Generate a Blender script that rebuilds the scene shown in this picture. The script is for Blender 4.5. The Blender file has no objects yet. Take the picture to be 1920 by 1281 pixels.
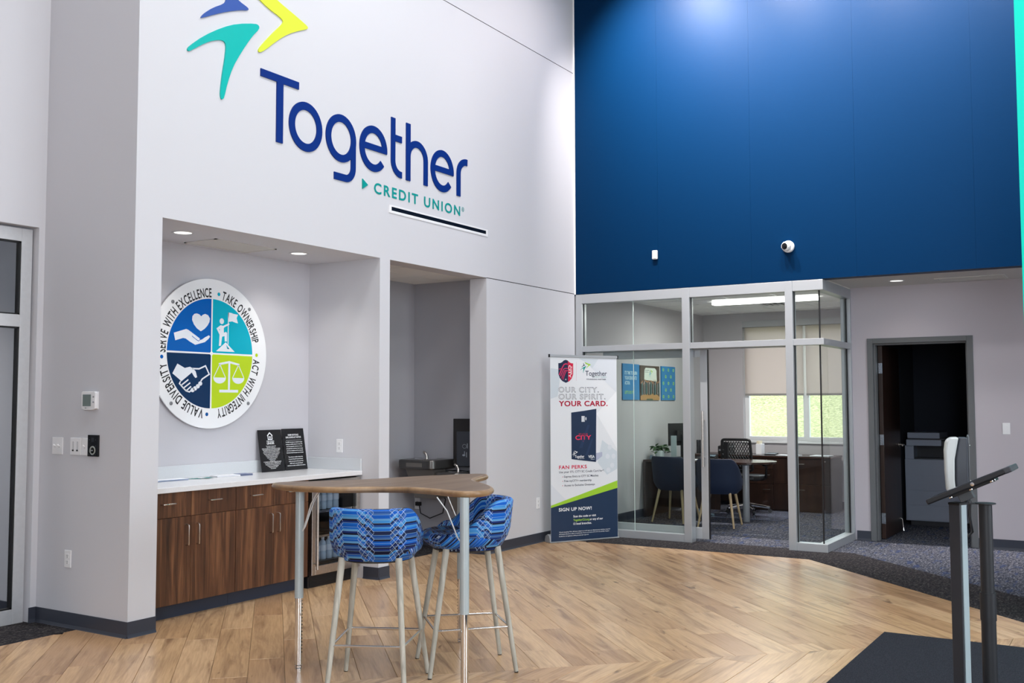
import bpy, bmesh, math, random
from mathutils import Vector, Matrix
random.seed(7)
S = bpy.context.scene
COL = S.collection
PI = math.pi

# ------------------------------------------------------------------ camera, world, sun, area lights, exposure
F_PX = 1909.55
cam = bpy.data.cameras.new('camera')
cam.sensor_fit = 'HORIZONTAL'; cam.sensor_width = 36.0
cam.lens = F_PX / 1920 * 36.0
cam.clip_end = 300
co = bpy.data.objects.new('camera', cam); COL.objects.link(co)
yaw, pitch, roll = 0.556955, 0.0593629, 0.0020712
fwd = Vector((-math.sin(yaw) * math.cos(pitch), math.cos(yaw) * math.cos(pitch), math.sin(pitch)))
rgt = Vector((math.cos(yaw), math.sin(yaw), 0)); dwn = fwd.cross(rgt)
r2 = math.cos(roll) * rgt + math.sin(roll) * dwn
d2 = -math.sin(roll) * rgt + math.cos(roll) * dwn
mw = Matrix((r2, -d2, -fwd)).transposed().to_4x4(); mw.translation = (0, 0, 1.5)
co.matrix_world = mw
S.camera = co

W = bpy.data.worlds.new('sky'); S.world = W; W.use_nodes = True
bg = W.node_tree.nodes['Background']
bg.inputs[0].default_value = (0.80, 0.90, 1.0, 1); bg.inputs[1].default_value = 4.0

S.view_settings.view_transform = 'Standard'; S.view_settings.look = 'None'
S.view_settings.gamma = 1.0; S.view_settings.use_curve_mapping = False
S.view_settings.exposure = 0.0

def light(kind, name, loc, energy, color=(1, 1, 1), aim=None, **kw):
    d = bpy.data.lights.new(name, kind); d.energy = energy; d.color = color
    for k, v in kw.items(): setattr(d, k, v)
    o = bpy.data.objects.new(name, d); COL.objects.link(o); o.location = loc
    if aim is not None:
        o.rotation_euler = (Vector(aim) - Vector(loc)).to_track_quat('-Z', 'Y').to_euler()
    return o
light('SUN', 'sun', (0, 0, 30), 12.5, (1.0, 0.95, 0.86), aim=(22, 8, 0), angle=0.01)
# daylight through the tall glazing of the right-hand and rear walls
light('AREA', 'daylight_right', (7.45, 5.35, 3.1), 300, (0.94, 0.965, 1.0), aim=(-5.5, 5.35, 2.7), shape='RECTANGLE', size=4.7, size_y=4.6)
light('AREA', 'daylight_rear', (2.2, -4.4, 2.9), 290, (0.90, 0.94, 1.0), aim=(2.2, 8, 2.9), shape='RECTANGLE', size=2.3, size_y=4.4)

# ------------------------------------------------------------------ helpers
def lin(c):
    r = []
    for v in c:
        v /= 255.0
        r.append(v / 12.92 if v <= 0.04045 else ((v + 0.055) / 1.055) ** 2.4)
    return (r[0], r[1], r[2], 1.0)

class NT:
    def __init__(s, name):
        s.m = bpy.data.materials.new(name); s.m.use_nodes = True
        s.t = s.m.node_tree; s.n = s.t.nodes; s.l = s.t.links
        s.b = s.n['Principled BSDF']; s.out = s.n['Material Output']
    def add(s, typ, **kw):
        n = s.n.new(typ)
        for k, v in kw.items(): setattr(n, k, v)
        return n
    def lk(s, a, b): s.l.new(a, b)
    def put(s, sock, v):
        if hasattr(v, 'is_linked') or hasattr(v, 'links'): s.l.new(v, sock)
        else: sock.default_value = v
    def math(s, op, a, b=0.0, c=None):
        n = s.n.new('ShaderNodeMath'); n.operation = op
        s.put(n.inputs[0], a); s.put(n.inputs[1], b)
        if c is not None: s.put(n.inputs[2], c)
        return n.outputs[0]
    def mix(s, f, a, b, mode='MIX'):
        n = s.n.new('ShaderNodeMix'); n.data_type = 'RGBA'; n.blend_type = mode
        s.put(n.inputs[0], f); s.put(n.inputs[6], a); s.put(n.inputs[7], b)
        return n.outputs[2]
    def ramp(s, f, stops, const=False):
        n = s.n.new('ShaderNodeValToRGB'); cr = n.color_ramp
        if const: cr.interpolation = 'CONSTANT'
        while len(cr.elements) < len(stops): cr.elements.new(0.5)
        for e, (p, c) in zip(cr.elements, stops): e.position = p; e.color = c
        s.put(n.inputs[0], f); return n.outputs[0]
    def coords(s, out='Object', scale=(1, 1, 1), offset=None):
        tc = s.n.new('ShaderNodeTexCoord'); mp = s.n.new('ShaderNodeMapping')
        mp.inputs['Scale'].default_value = scale
        s.lk(tc.outputs[out], mp.inputs[0])
        if offset is not None: s.put(mp.inputs['Location'], offset)
        return mp.outputs[0]
    def noise(s, vec, scale, detail=4, rough=0.5, dist=0.0):
        n = s.n.new('ShaderNodeTexNoise'); s.lk(vec, n.inputs['Vector'])
        n.inputs['Scale'].default_value = scale; n.inputs['Detail'].default_value = detail
        n.inputs['Roughness'].default_value = rough; n.inputs['Distortion'].default_value = dist
        return n.outputs['Fac']
    def bump(s, h, strength, dist=0.002):
        n = s.n.new('ShaderNodeBump'); n.inputs['Strength'].default_value = strength
        n.inputs['Distance'].default_value = dist; s.put(n.inputs['Height'], h)
        s.lk(n.outputs[0], s.b.inputs['Normal'])

MATS = {}
def mat(name, c, rough=0.5, metal=0.0, spec=0.5, noise=None, bump=None, coat=0.0):
    if name in MATS: return MATS[name]
    k = NT(name); c = lin(c) if max(c[:3]) > 1.0 else (*c[:3], 1)
    k.b.inputs['Base Color'].default_value = c
    k.b.inputs['Roughness'].default_value = rough; k.b.inputs['Metallic'].default_value = metal
    k.b.inputs['Specular IOR Level'].default_value = spec
    if coat: k.b.inputs['Coat Weight'].default_value = coat
    if noise:
        f = k.noise(k.coords('Object'), noise[0], 3)
        dk = tuple(v * (1 - noise[1]) for v in c[:3]) + (1,); lt = tuple(min(1, v * (1 + noise[1])) for v in c[:3]) + (1,)
        k.lk(k.ramp(f, [(0.3, dk), (0.7, lt)]), k.b.inputs['Base Color'])
    if bump: k.bump(k.noise(k.coords('Object'), bump[0], 3), bump[1])
    MATS[name] = k.m; return k.m
def emit(name, c, s):
    if name in MATS: return MATS[name]
    k = NT(name); e = k.add('ShaderNodeEmission'); e.inputs[0].default_value = lin(c); e.inputs[1].default_value = s
    k.lk(e.outputs[0], k.out.inputs[0]); MATS[name] = k.m; return k.m
def glass(name, tint, gl=0.02, rough=0.0, opac=0.0):
    k = NT(name); k.n.remove(k.b)
    tr = k.add('ShaderNodeBsdfTransparent'); tr.inputs[0].default_value = (*tint, 1)
    g = k.add('ShaderNodeBsdfGlossy'); g.inputs['Roughness'].default_value = rough
    fr_ = k.add('ShaderNodeFresnel'); fr_.inputs[0].default_value = 1.38; ge = k.add('ShaderNodeNewGeometry')
    fo = k.math('MULTIPLY', fr_.outputs[0], k.math('SUBTRACT', 1.0, ge.outputs['Backfacing']))     # one reflection per pane, from its outer face
    mx = k.add('ShaderNodeMixShader'); k.lk(fo, mx.inputs[0]); k.lk(tr.outputs[0], mx.inputs[1]); k.lk(g.outputs[0], mx.inputs[2])
    k.lk(mx.outputs[0], k.out.inputs[0]); MATS[name] = k.m; return k.m

class MB:
    def __init__(s): s.v = []; s.f = []; s.m = []; s.uv = []
    def add(s, vs, fs, mi=0, uvs=None):
        b = len(s.v); s.v.extend([tuple(v) for v in vs])
        for i, f in enumerate(fs):
            s.f.append(tuple(b + j for j in f)); s.m.append(mi)
            s.uv.append(uvs[i] if uvs else None)
        return s
    def box(s, x0, y0, z0, x1, y1, z1, mi=0):
        x0, x1 = min(x0, x1), max(x0, x1); y0, y1 = min(y0, y1), max(y0, y1); z0, z1 = min(z0, z1), max(z0, z1)
        v = [(x, y, z) for x in (x0, x1) for y in (y0, y1) for z in (z0, z1)]
        return s.add(v, [(0, 1, 3, 2), (4, 6, 7, 5), (0, 4, 5, 1), (2, 3, 7, 6), (0, 2, 6, 4), (1, 5, 7, 3)], mi)
    def obox(s, c, ax, ay, az, sx, sy, sz, mi=0):
        c = Vector(c); ax = Vector(ax).normalized(); ay = Vector(ay).normalized(); az = Vector(az).normalized()
        v = [c + ax * (sx / 2 * i) + ay * (sy / 2 * j) + az * (sz / 2 * k) for i in (-1, 1) for j in (-1, 1) for k in (-1, 1)]
        return s.add(v, [(0, 1, 3, 2), (4, 6, 7, 5), (0, 4, 5, 1), (2, 3, 7, 6), (0, 2, 6, 4), (1, 5, 7, 3)], mi)
    def prism(s, poly, d, mi=0):
        n = len(poly); d = Vector(d); a = [Vector(p) for p in poly]; b = [p + d for p in a]
        return s.add(a + b, [tuple(range(n))[::-1], tuple(range(n, 2 * n))] + [(i, (i + 1) % n, n + (i + 1) % n, n + i) for i in range(n)], mi)
    def tube(s, pts, r, n=10, mi=0, closed=False):
        pts = [Vector(p) for p in pts]; m = len(pts); rs = r if isinstance(r, (list, tuple)) else [r] * m
        vs = []; prev = None
        for i, p in enumerate(pts):
            if closed: t = pts[(i + 1) % m] - pts[i - 1]
            else: t = pts[min(i + 1, m - 1)] - pts[max(i - 1, 0)]
            t.normalize()
            if prev is None:
                a = t.orthogonal().normalized()
            else:
                a = (prev - t * prev.dot(t)); a = a.normalized() if a.length > 1e-6 else t.orthogonal().normalized()
            prev = a; b = t.cross(a)
            for k in range(n):
                w = 2 * PI * k / n; vs.append(p + (a * math.cos(w) + b * math.sin(w)) * rs[i])
        fs = []
        for i in range(m if closed else m - 1):
            j = (i + 1) % m
            for k in range(n): fs.append((i * n + k, i * n + (k + 1) % n, j * n + (k + 1) % n, j * n + k))
        if not closed: fs += [tuple(range(n))[::-1], tuple((m - 1) * n + k for k in range(n))]
        return s.add(vs, fs, mi)
    def lathe(s, prof, c=(0, 0, 0), n=32, mi=0, ax=None):
        c = Vector(c); R = Matrix.Identity(3) if ax is None else Vector(ax).to_track_quat('Z', 'Y').to_matrix()
        vs = []; m = len(prof)
        for r, z in prof:
            for k in range(n):
                w = 2 * PI * k / n; vs.append(c + R @ Vector((max(r, 1e-5) * math.cos(w), max(r, 1e-5) * math.sin(w), z)))
        fs = [(i * n + k, i * n + (k + 1) % n, (i + 1) * n + (k + 1) % n, (i + 1) * n + k) for i in range(m - 1) for k in range(n)]
        if prof[0][0] > 1e-4: fs.append(tuple(range(n))[::-1])
        if prof[-1][0] > 1e-4: fs.append(tuple((m - 1) * n + k for k in range(n)))
        return s.add(vs, fs, mi)
    def grid(s, rows, mi=0, close_u=False, close_v=False, uvs=None):
        m = len(rows); n = len(rows[0]); vs = [p for r in rows for p in r]; fs = []; uu = []
        for i in range(m if close_v else m - 1):
            for k in range(n if close_u else n - 1):
                a, b = (i + 1) % m, (k + 1) % n
                fs.append((i * n + k, i * n + b, a * n + b, a * n + k))
                if uvs: uu.append((uvs[i][k], uvs[i][k + 1 if not close_u else b], uvs[a][k + 1 if not close_u else b], uvs[a][k]))
        return s.add(vs, fs, mi, uu if uvs else None)
    def build(s, name, mats, parent=None, smooth=False, bevel=0.0, local=False, angle=0.7, seg=2, flip=True):
        if not isinstance(mats, (list, tuple)): mats = [mats]
        off = Vector((0, 0, 0))
        if parent is not None and not local:
            q = parent
            while q is not None: off += q.location; q = q.parent
        me = bpy.data.meshes.new(name)
        me.from_pydata([tuple(Vector(v) - off) for v in s.v], [], s.f)
        for m_ in mats: me.materials.append(m_)
        me.polygons.foreach_set('material_index', s.m)
        if any(u is not None for u in s.uv):
            ul = me.uv_layers.new(name='UVMap')
            for p, u in zip(me.polygons, s.uv):
                if u:
                    for li, c in zip(p.loop_indices, u): ul.data[li].uv = c
        if flip:
            bm = bmesh.new(); bm.from_mesh(me); bmesh.ops.recalc_face_normals(bm, faces=bm.faces); bm.to_mesh(me); bm.free()
        if smooth:
            me.polygons.foreach_set('use_smooth', [True] * len(me.polygons)); me.set_sharp_from_angle(angle=angle)
        me.update()
        o = bpy.data.objects.new(name, me); COL.objects.link(o)
        if parent is not None: o.parent = parent
        if bevel:
            b = o.modifiers.new('edge', 'BEVEL'); b.width = bevel; b.segments = seg; b.limit_method = 'ANGLE'; b.angle_limit = 0.6
        return o

def tag(o, label, cat, group=None, kind=None):
    o['label'] = label; o['category'] = cat
    if group: o['group'] = group
    if kind: o['kind'] = kind
    return o
def thing(name, label, cat, loc=(0, 0, 0), group=None, rz=0.0):
    o = bpy.data.objects.new(name, None); COL.objects.link(o); o.location = loc; o.rotation_euler = (0, 0, rz)
    o.empty_display_size = 0.05
    return tag(o, label, cat, group)
def struct(name, mb, mats, **kw):
    o = mb.build(name, mats, **kw); o['kind'] = 'structure'; return o
def sroot(name, loc=(0, 0, 0)):
    o = bpy.data.objects.new(name, None); COL.objects.link(o); o.location = loc; o['kind'] = 'structure'; return o
def copy_thing(o, loc, rz=None, label=None):
    def rec(a, par):
        c = a.copy(); COL.objects.link(c)
        if par is not None: c.parent = par
        for ch in list(a.children): rec(ch, c)
        return c
    r = rec(o, None); r.location = loc
    if rz is not None: r.rotation_euler = (0, 0, rz)
    if label: r['label'] = label
    return r

# ---------- flat print (lettering, emblems) laid on a surface
TXT = {}
def text2d(s, bold=0.0, space=1.0):
    key = (s, bold, space)
    if key not in TXT:
        c = bpy.data.curves.new('t', 'FONT'); c.body = s; c.fill_mode = 'FRONT'; c.offset = bold; c.space_character = space; c.resolution_u = 4
        o = bpy.data.objects.new('t', c); me = bpy.data.meshes.new_from_object(o)
        v = [(p.co.x, p.co.y) for p in me.vertices]; f = [tuple(p.vertices) for p in me.polygons]
        bpy.data.objects.remove(o); bpy.data.curves.remove(c); bpy.data.meshes.remove(me)
        TXT[key] = (v, f)
    return TXT[key]
CAP = max(y for x, y in text2d('H')[0])

class Print:
    def __init__(s, o, u, v):
        s.o = Vector(o); s.u = Vector(u).normalized(); s.v = Vector(v).normalized(); s.n = s.u.cross(s.v)
        s.mb = MB(); s.mats = []
    def mi(s, m):
        if m not in s.mats: s.mats.append(m)
        return s.mats.index(m)
    def P(s, x, y, d=0.0): return s.o + s.u * x + s.v * y + s.n * d
    def poly(s, pts, m, L=1): s.mb.add([s.P(x, y, L * 0.0005) for x, y in pts], [tuple(range(len(pts)))], s.mi(m)); return s
    def rect(s, x0, y0, x1, y1, m, L=1): return s.poly([(x0, y0), (x1, y0), (x1, y1), (x0, y1)], m, L)
    def strip(s, a, b, m, L=1, closed=False):
        n = len(a); vs = [s.P(x, y, L * 0.0005) for x, y in a] + [s.P(x, y, L * 0.0005) for x, y in b]
        s.mb.add(vs, [(i, (i + 1) % n, n + (i + 1) % n, n + i) for i in range(n if closed else n - 1)], s.mi(m)); return s
    def stroke(s, pts, w, m, L=1, closed=False): a, b = offs(pts, w, closed); return s.strip(a, b, m, L, closed)
    def ell(s, cx, cy, rx, ry, m, L=1, n=28, a0=0, a1=2 * PI): return s.poly(arc(cx, cy, rx, ry, a0, a1, n, a1 - a0 < 6.28), m, L)
    def text(s, t, x, y, cap, m, width=None, bold=0.012, align='L', space=1.0, rot=0.0, sx=1.0, L=1):
        v, f = text2d(t, bold, space)
        if not v: return s
        x0 = min(p[0] for p in v); x1 = max(p[0] for p in v); k = cap / CAP
        kx = width / (x1 - x0) if width else k * sx
        w = (x1 - x0) * kx; ox = {'L': 0, 'C': -w / 2, 'R': -w}[align]; c, sn = math.cos(rot), math.sin(rot)
        q = []
        for px, py in v:
            a = (px - x0) * kx + ox; b = py * k; q.append(s.P(x + a * c - b * sn, y + a * sn + b * c, L * 0.0005))
        s.mb.add(q, f, s.mi(m)); return s
    def build(s, name, parent=None):
        o = s.mb.build(name, s.mats, parent, flip=False); o['kind'] = 'stuff'; return o
    def build_islands(s, name, parent):      # one object per letter
        par = list(range(len(s.mb.v)))
        def find(a):
            while par[a] != a: par[a] = par[par[a]]; a = par[a]
            return a
        for f in s.mb.f:
            for q in f[1:]: par[find(q)] = find(f[0])
        g = {}
        for f, mi in zip(s.mb.f, s.mb.m): g.setdefault(find(f[0]), []).append((f, mi))
        for fs in g.values():
            ids = sorted({q for f, _ in fs for q in f}); at = {q: i for i, q in enumerate(ids)}; m_ = MB()
            for f, mi in fs: pass
            m_.add([s.mb.v[q] for q in ids], [tuple(at[q] for q in f) for f, _ in fs], 0)
            m_.build(name, [s.mats[fs[0][1]]], parent, flip=False)

def arc(cx, cy, rx, ry, a0, a1, n, ends=True):
    return [(cx + rx * math.cos(a0 + (a1 - a0) * i / n), cy + ry * math.sin(a0 + (a1 - a0) * i / n)) for i in range(n + 1 if ends else n)]
def offs(pts, w, closed=False):
    n = len(pts); L = []; R = []
    for i in range(n):
        p = Vector(pts[i])
        a = Vector(pts[i - 1]) if (i > 0 or closed) else p; b = Vector(pts[(i + 1) % n]) if (i < n - 1 or closed) else p
        d1 = (p - a); d2 = (b - p)
        if d1.length < 1e-9: d1 = d2
        if d2.length < 1e-9: d2 = d1
        d1.normalize(); d2.normalize(); t = (d1 + d2); t = t.normalized() if t.length > 1e-6 else d1
        nn = Vector((-t.y, t.x)); k = max(0.4, nn.dot(Vector((-d1.y, d1.x)))); q = nn * (w / 2 / k)
        L.append((p.x + q.x, p.y + q.y)); R.append((p.x - q.x, p.y - q.y))
    return L, R
def smoothpoly(pts, it=2):
    for _ in range(it):
        q = []
        for i in range(len(pts)):
            a, b = pts[i], pts[(i + 1) % len(pts)]
            q += [tuple(a[k] * .75 + b[k] * .25 for k in range(len(a))), tuple(a[k] * .25 + b[k] * .75 for k in range(len(a)))]
        pts = q
    return pts
def relief(pts, fr, d, mb, mi=0):      # flat outline on a Print frame, raised by d
    mb.prism([fr.P(x, y, 0.0) for x, y in pts], fr.n * d, mi)
def relief_strip(a, b, fr, d, mb, closed=False):
    n = len(a); A0 = [fr.P(*p) for p in a]; B0 = [fr.P(*p) for p in b]; A1 = [p + fr.n * d for p in A0]; B1 = [p + fr.n * d for p in B0]
    fs = []
    for i in range(n if closed else n - 1):
        j = (i + 1) % n
        fs += [(i, j, n + j, n + i), (2 * n + i, 2 * n + j, j, i), (n + i, n + j, 3 * n + j, 3 * n + i), (2 * n + i, 3 * n + i, 3 * n + j, 2 * n + j)]
    if not closed: fs += [(0, n, 3 * n, 2 * n), (n - 1, 3 * n - 1 + 0 - 2 * n + 2 * n, 4 * n - 1, 2 * n - 1)] if False else [(0, n, 3 * n, 2 * n), (n - 1, 3 * n - 1, 4 * n - 1, 2 * n - 1)]
    mb.add(A1 + B1 + A0 + B0, fs)

# ------------------------------------------------------------------ materials
PAINT = mat('wall_paint', (206, 206, 211), 0.85, spec=0.2, bump=(180, 0.05))
PAINT_G = mat('wall_paint_warm_grey', (196, 195, 201), 0.85, spec=0.2, bump=(180, 0.05))
CEIL = mat('ceiling_paint', (205, 203, 200), 0.9, spec=0.2)
TILE = mat('ceiling_tile', (242, 242, 240), 0.95, spec=0.1, bump=(260, 0.3))
SLATE = mat('rubber_base', (52, 56, 68), 0.45)
ALU = mat('satin_aluminium', (205, 207, 210), 0.38, 0.35, noise=(30, 0.03))
ALU_S = mat('silver_frame', (176, 180, 184), 0.35, 0.45)
CHROME = mat('chrome', (225, 225, 225), 0.08, 1.0)
STEEL = mat('brushed_steel', (190, 184, 178), 0.3, 1.0, noise=(60, 0.08))
PALE = mat('pale_silver_enamel', (176, 188, 192), 0.3, 0.15)
BLACK = mat('black_plastic', (16, 17, 20), 0.4)
BLACKG = mat('black_gloss', (10, 11, 15), 0.12)
WHITE = mat('white_plastic', (236, 236, 238), 0.35)
GASKET = mat('glazing_gasket', (14, 15, 18), 0.5)
DGREY = mat('door_frame_grey', (98, 100, 102), 0.5)
QUARTZ = mat('quartz_counter', (222, 222, 224), 0.22, noise=(220, 0.05))
QSPLASH = mat('quartz_splash', (206, 210, 214), 0.25, noise=(220, 0.05))
GLASS = glass('clear_glass', (0.935, 0.965, 0.955))
GLASS_D = glass('storefront_glass', (0.74, 0.75, 0.76))
NAVY = mat('navy_ink', (16, 44, 76), 0.5); REDINK = mat('red_ink', (205, 16, 66), 0.5); LIME = mat('lime_ink', (156, 205, 44), 0.5)
INKW = mat('white_ink', (238, 240, 242), 0.5); INKG = mat('grey_ink', (70, 78, 92), 0.5); INKT = mat('teal_ink', (0, 150, 140), 0.5)
INKK = mat('black_ink', (14, 14, 18), 0.5)

def wallcover():
    k = NT('blue_wallcovering')
    a = k.noise(k.coords('Object', (6, 6, 260)), 3, 3); b = k.noise(k.coords('Object', (0.6, 0.6, 0.5)), 2, 2)
    c = k.mix(a, (0, .0140, .049, 1), (0, .0200, .067, 1))
    k.lk(k.mix(k.math('MULTIPLY', b, 0.25), c, (0, .0185, .062, 1)), k.b.inputs['Base Color'])
    k.b.inputs['Roughness'].default_value = 0.40; k.b.inputs['Specular IOR Level'].default_value = 0.07
    k.bump(a, 0.25, 0.001); return k.m
BLUEWALL = wallcover()

def plankmat():
    k = NT('oak_plank')
    oi = k.add('ShaderNodeObjectInfo'); r = oi.outputs['Random']
    cx = k.add('ShaderNodeCombineXYZ'); k.lk(k.math('MULTIPLY', r, 37.0), cx.inputs[0]); k.lk(k.math('MULTIPLY', r, 91.0), cx.inputs[1])
    fine = k.noise(k.coords('Object', (2.2, 42, 1), cx.outputs[0]), 2.0, 6, 0.6, 0.3)
    vein = k.noise(k.coords('Object', (0.9, 8, 1), cx.outputs[0]), 1.5, 4, 0.55, 0.9)
    knot = k.noise(k.coords('Object', (2.6, 6.5, 1), cx.outputs[0]), 1.3, 3, 0.6, 0.6)
    base = k.ramp(r, [(0.0, lin((188, 149, 110))), (0.3, lin((204, 165, 122))), (0.65, lin((213, 175, 131))), (1.0, lin((220, 184, 143)))])
    c = k.mix(k.math('MULTIPLY', k.math('SUBTRACT', fine, 0.35), 0.9), base, lin((126, 96, 70)))
    c = k.mix(k.ramp(vein, [(0.46, (0, 0, 0, 1)), (0.72, (0.8, 0.8, 0.8, 1))]), c, lin((132, 100, 74)))
    c = k.mix(k.ramp(knot, [(0.66, (0, 0, 0, 1)), (0.76, (0.75, 0.75, 0.75, 1))]), c, lin((90, 66, 50)))
    k.lk(c, k.b.inputs['Base Color']); k.b.inputs['Roughness'].default_value = 0.27; k.b.inputs['Specular IOR Level'].default_value = 0.6
    k.bump(fine, 0.12, 0.001); return k.m
OAK = plankmat()

def woodmat(name, cols, axis='Z', scale=1.0, rough=0.4):
    k = NT(name); sc = {'Z': (26, 26, 1.6), 'X': (1.6, 26, 26), 'Y': (26, 1.6, 26)}[axis]; sc = tuple(v * scale for v in sc)
    oi = k.add('ShaderNodeObjectInfo'); cx = k.add('ShaderNodeCombineXYZ'); k.lk(k.math('MULTIPLY', oi.outputs['Random'], 53.0), cx.inputs[0]); k.lk(k.math('MULTIPLY', oi.outputs['Random'], 31.0), cx.inputs[1])
    a = k.noise(k.coords('Object', sc, cx.outputs[0]), 1.0, 6, 0.62, 0.6)
    b = k.noise(k.coords('Object', tuple(v * 0.28 for v in sc), cx.outputs[0]), 1.0, 4, 0.5, 2.2)
    f = k.math('ADD', k.math('MULTIPLY', a, 0.6), k.math('MULTIPLY', b, 0.4))
    k.lk(k.ramp(f, [(0.34, lin(cols[0])), (0.5, lin(cols[1])), (0.64, lin(cols[2]))]), k.b.inputs['Base Color'])
    k.b.inputs['Roughness'].default_value = rough; return k.m
WALNUT = woodmat('walnut_laminate', [(44, 25, 15), (84, 52, 33), (122, 82, 54)], 'Z')
TOPWOOD = woodmat('grey_oak_laminate', [(92, 73, 58), (118, 97, 79), (138, 117, 98)], 'Y', 0.6, 0.42)
TOPEDGE = woodmat('oak_edge', [(110, 84, 58), (140, 110, 78), (160, 130, 96)], 'Z', 0.4, 0.3)
GREYWOOD = woodmat('grey_washed_wood', [(142, 140, 130), (172, 170, 159), (196, 193, 182)], 'Z', 1.6, 0.5)
PALEWOOD = woodmat('pale_ash_wood', [(150, 128, 96), (176, 152, 116), (196, 172, 136)], 'Z', 1.2, 0.5)
ESPRESSO = woodmat('espresso_laminate', [(26, 15, 11), (40, 24, 18), (54, 34, 25)], 'Z', 0.8, 0.35)
ESPTOP = woodmat('espresso_top', [(36, 22, 18), (56, 36, 30), (70, 48, 40)], 'X', 0.8, 0.25)

def carpet(name, dk, md, lt, blue):
    k = NT(name)
    a = k.noise(k.coords('Object', (1, 1, 1)), 60, 3, 0.75); b = k.noise(k.coords('Object', (34, 9, 1)), 1.6, 5, 0.7, 0.6); c = k.noise(k.coords('Object', (14, 3, 1)), 1.5, 3)
    f = k.math('ADD', k.math('MULTIPLY', a, 0.55), k.math('MULTIPLY', b, 0.45))
    col = k.ramp(f, [(0.38, lin(dk)), (0.5, lin(md)), (0.61, lin(lt))])
    col = k.mix(k.ramp(c, [(0.56, (0, 0, 0, 1)), (0.66, (0.7, 0.7, 0.7, 1))]), col, k.mix(f, lin(dk), lin(blue)))
    k.lk(col, k.b.inputs['Base Color']); k.b.inputs['Roughness'].default_value = 0.95; k.b.inputs['Specular IOR Level'].default_value = 0.1
    k.bump(a, 0.8, 0.004); return k.m
CARPET = carpet('blue_grey_carpet', (20, 22, 30), (60, 63, 75), (142, 142, 148), (56, 78, 128))
CARPET_D = carpet('charcoal_carpet', (18, 17, 20), (42, 40, 43), (92, 87, 86), (44, 44, 52))
MATM = mat('mat_pile', (46, 48, 55), 0.95, spec=0.1, noise=(160, 0.5), bump=(220, 1.0))

def fabric():
    k = NT('blue_stripe_upholstery')
    uv = k.add('ShaderNodeUVMap'); sp = k.add('ShaderNodeSeparateXYZ'); k.lk(uv.outputs[0], sp.inputs[0]); u, v = sp.outputs[0], sp.outputs[1]
    ph = k.math('FRACT', k.math('MULTIPLY', u, 1 / 0.165))                       # one repeat = flat zone + crossing zone
    tri = k.math('ABSOLUTE', k.math('SUBTRACT', ph, 0.5))                       # 0.5 .. 0 .. 0.5
    ramp = k.math('SUBTRACT', k.math('MINIMUM', k.math('MAXIMUM', tri, 0.26), 0.40), 0.26)
    par = k.math('SUBTRACT', k.math('MULTIPLY', k.math('FLOOR', k.math('MULTIPLY', k.math('FRACT', k.math('MULTIPLY', u, 1 / 0.330)), 2.0)), 2.0), 1.0)
    w = k.math('ADD', v, k.math('MULTIPLY', k.math('MULTIPLY', ramp, 0.17), par))
    cell = k.math('FLOOR', k.math('MULTIPLY', w, 1 / 0.0105))
    wn = k.add('ShaderNodeTexWhiteNoise', noise_dimensions='2D'); cb = k.add('ShaderNodeCombineXYZ'); k.lk(cell, cb.inputs[0])
    k.lk(k.math('FLOOR', k.math('MULTIPLY', u, 1 / 0.330)), cb.inputs[1]); k.lk(cb.outputs[0], wn.inputs[0])
    cols = [(10, 18, 48), (16, 68, 142), (14, 96, 192), (86, 148, 200), (14, 42, 110), (52, 134, 204), (52, 92, 150), (8, 86, 180), (22, 34, 70)]
    c = k.ramp(wn.outputs[0], [(i / len(cols), lin(q)) for i, q in enumerate(cols)], True)
    edge = k.math('GREATER_THAN', k.math('ABSOLUTE', k.math('SUBTRACT', k.math('FRACT', k.math('MULTIPLY', w, 1 / 0.021)), 0.5)), 0.455)
    c = k.mix(k.math('MULTIPLY', edge, 0.7), c, lin((138, 182, 216)))
    zone = k.math('GREATER_THAN', tri, 0.24)
    for sgn in (1.0, -1.0):
        q = k.math('FRACT', k.math('MULTIPLY', k.math('ADD', v, k.math('MULTIPLY', u, 1.15 * sgn)), 1 / 0.034))
        ln = k.math('MULTIPLY', k.math('GREATER_THAN', k.math('ABSOLUTE', k.math('SUBTRACT', q, 0.5)), 0.462), zone)
        c = k.mix(k.math('MULTIPLY', ln, 0.85), c, lin((186, 204, 228)))
    k.lk(c, k.b.inputs['Base Color']); k.b.inputs['Roughness'].default_value = 0.6
    k.b.inputs['Specular IOR Level'].default_value = 0.2; return k.m
FABRIC = fabric()

# ------------------------------------------------------------------ floor
XW, YB, YR, YT, ZS = -5.57, 10.31, 11.45, 4.296, 2.742
HX, HY, HZ = 7.0, -4.0, 6.9          # hall: right wall, rear wall, ceiling
floor = struct('floor', MB().box(-10, HY - .1, -0.16, HX + .1, 15.2, -0.013), mat('subfloor', (120, 104, 84), 0.8))
C1 = 7.02; C2 = 7.91
def slab(poly, z0, z1): 
    return MB().prism([(x, y, z0) for x, y in poly], (0, 0, z1 - z0))
o = slab([(-10, HY), (-6.07, HY), (-6.07, 9.0), (-10, 9.0)], -0.012, 0.0).build('carpet_strip', CARPET_D, floor)
slab([(-5.9, 9.8), (C1 - 9.8, 9.8), (HX, C1 - HX), (HX, C2 - HX), (C2 - 10.43, 10.43), (-5.9, 10.43)], -0.012, 0.0).build('carpet_border', CARPET_D, floor)
slab([(-5.9, 10.43), (C2 - 10.43, 10.43), (HX, C2 - HX), (HX, 15.2), (-5.9, 15.2)], -0.012, 0.0).build('carpet_field', CARPET, floor)
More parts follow.
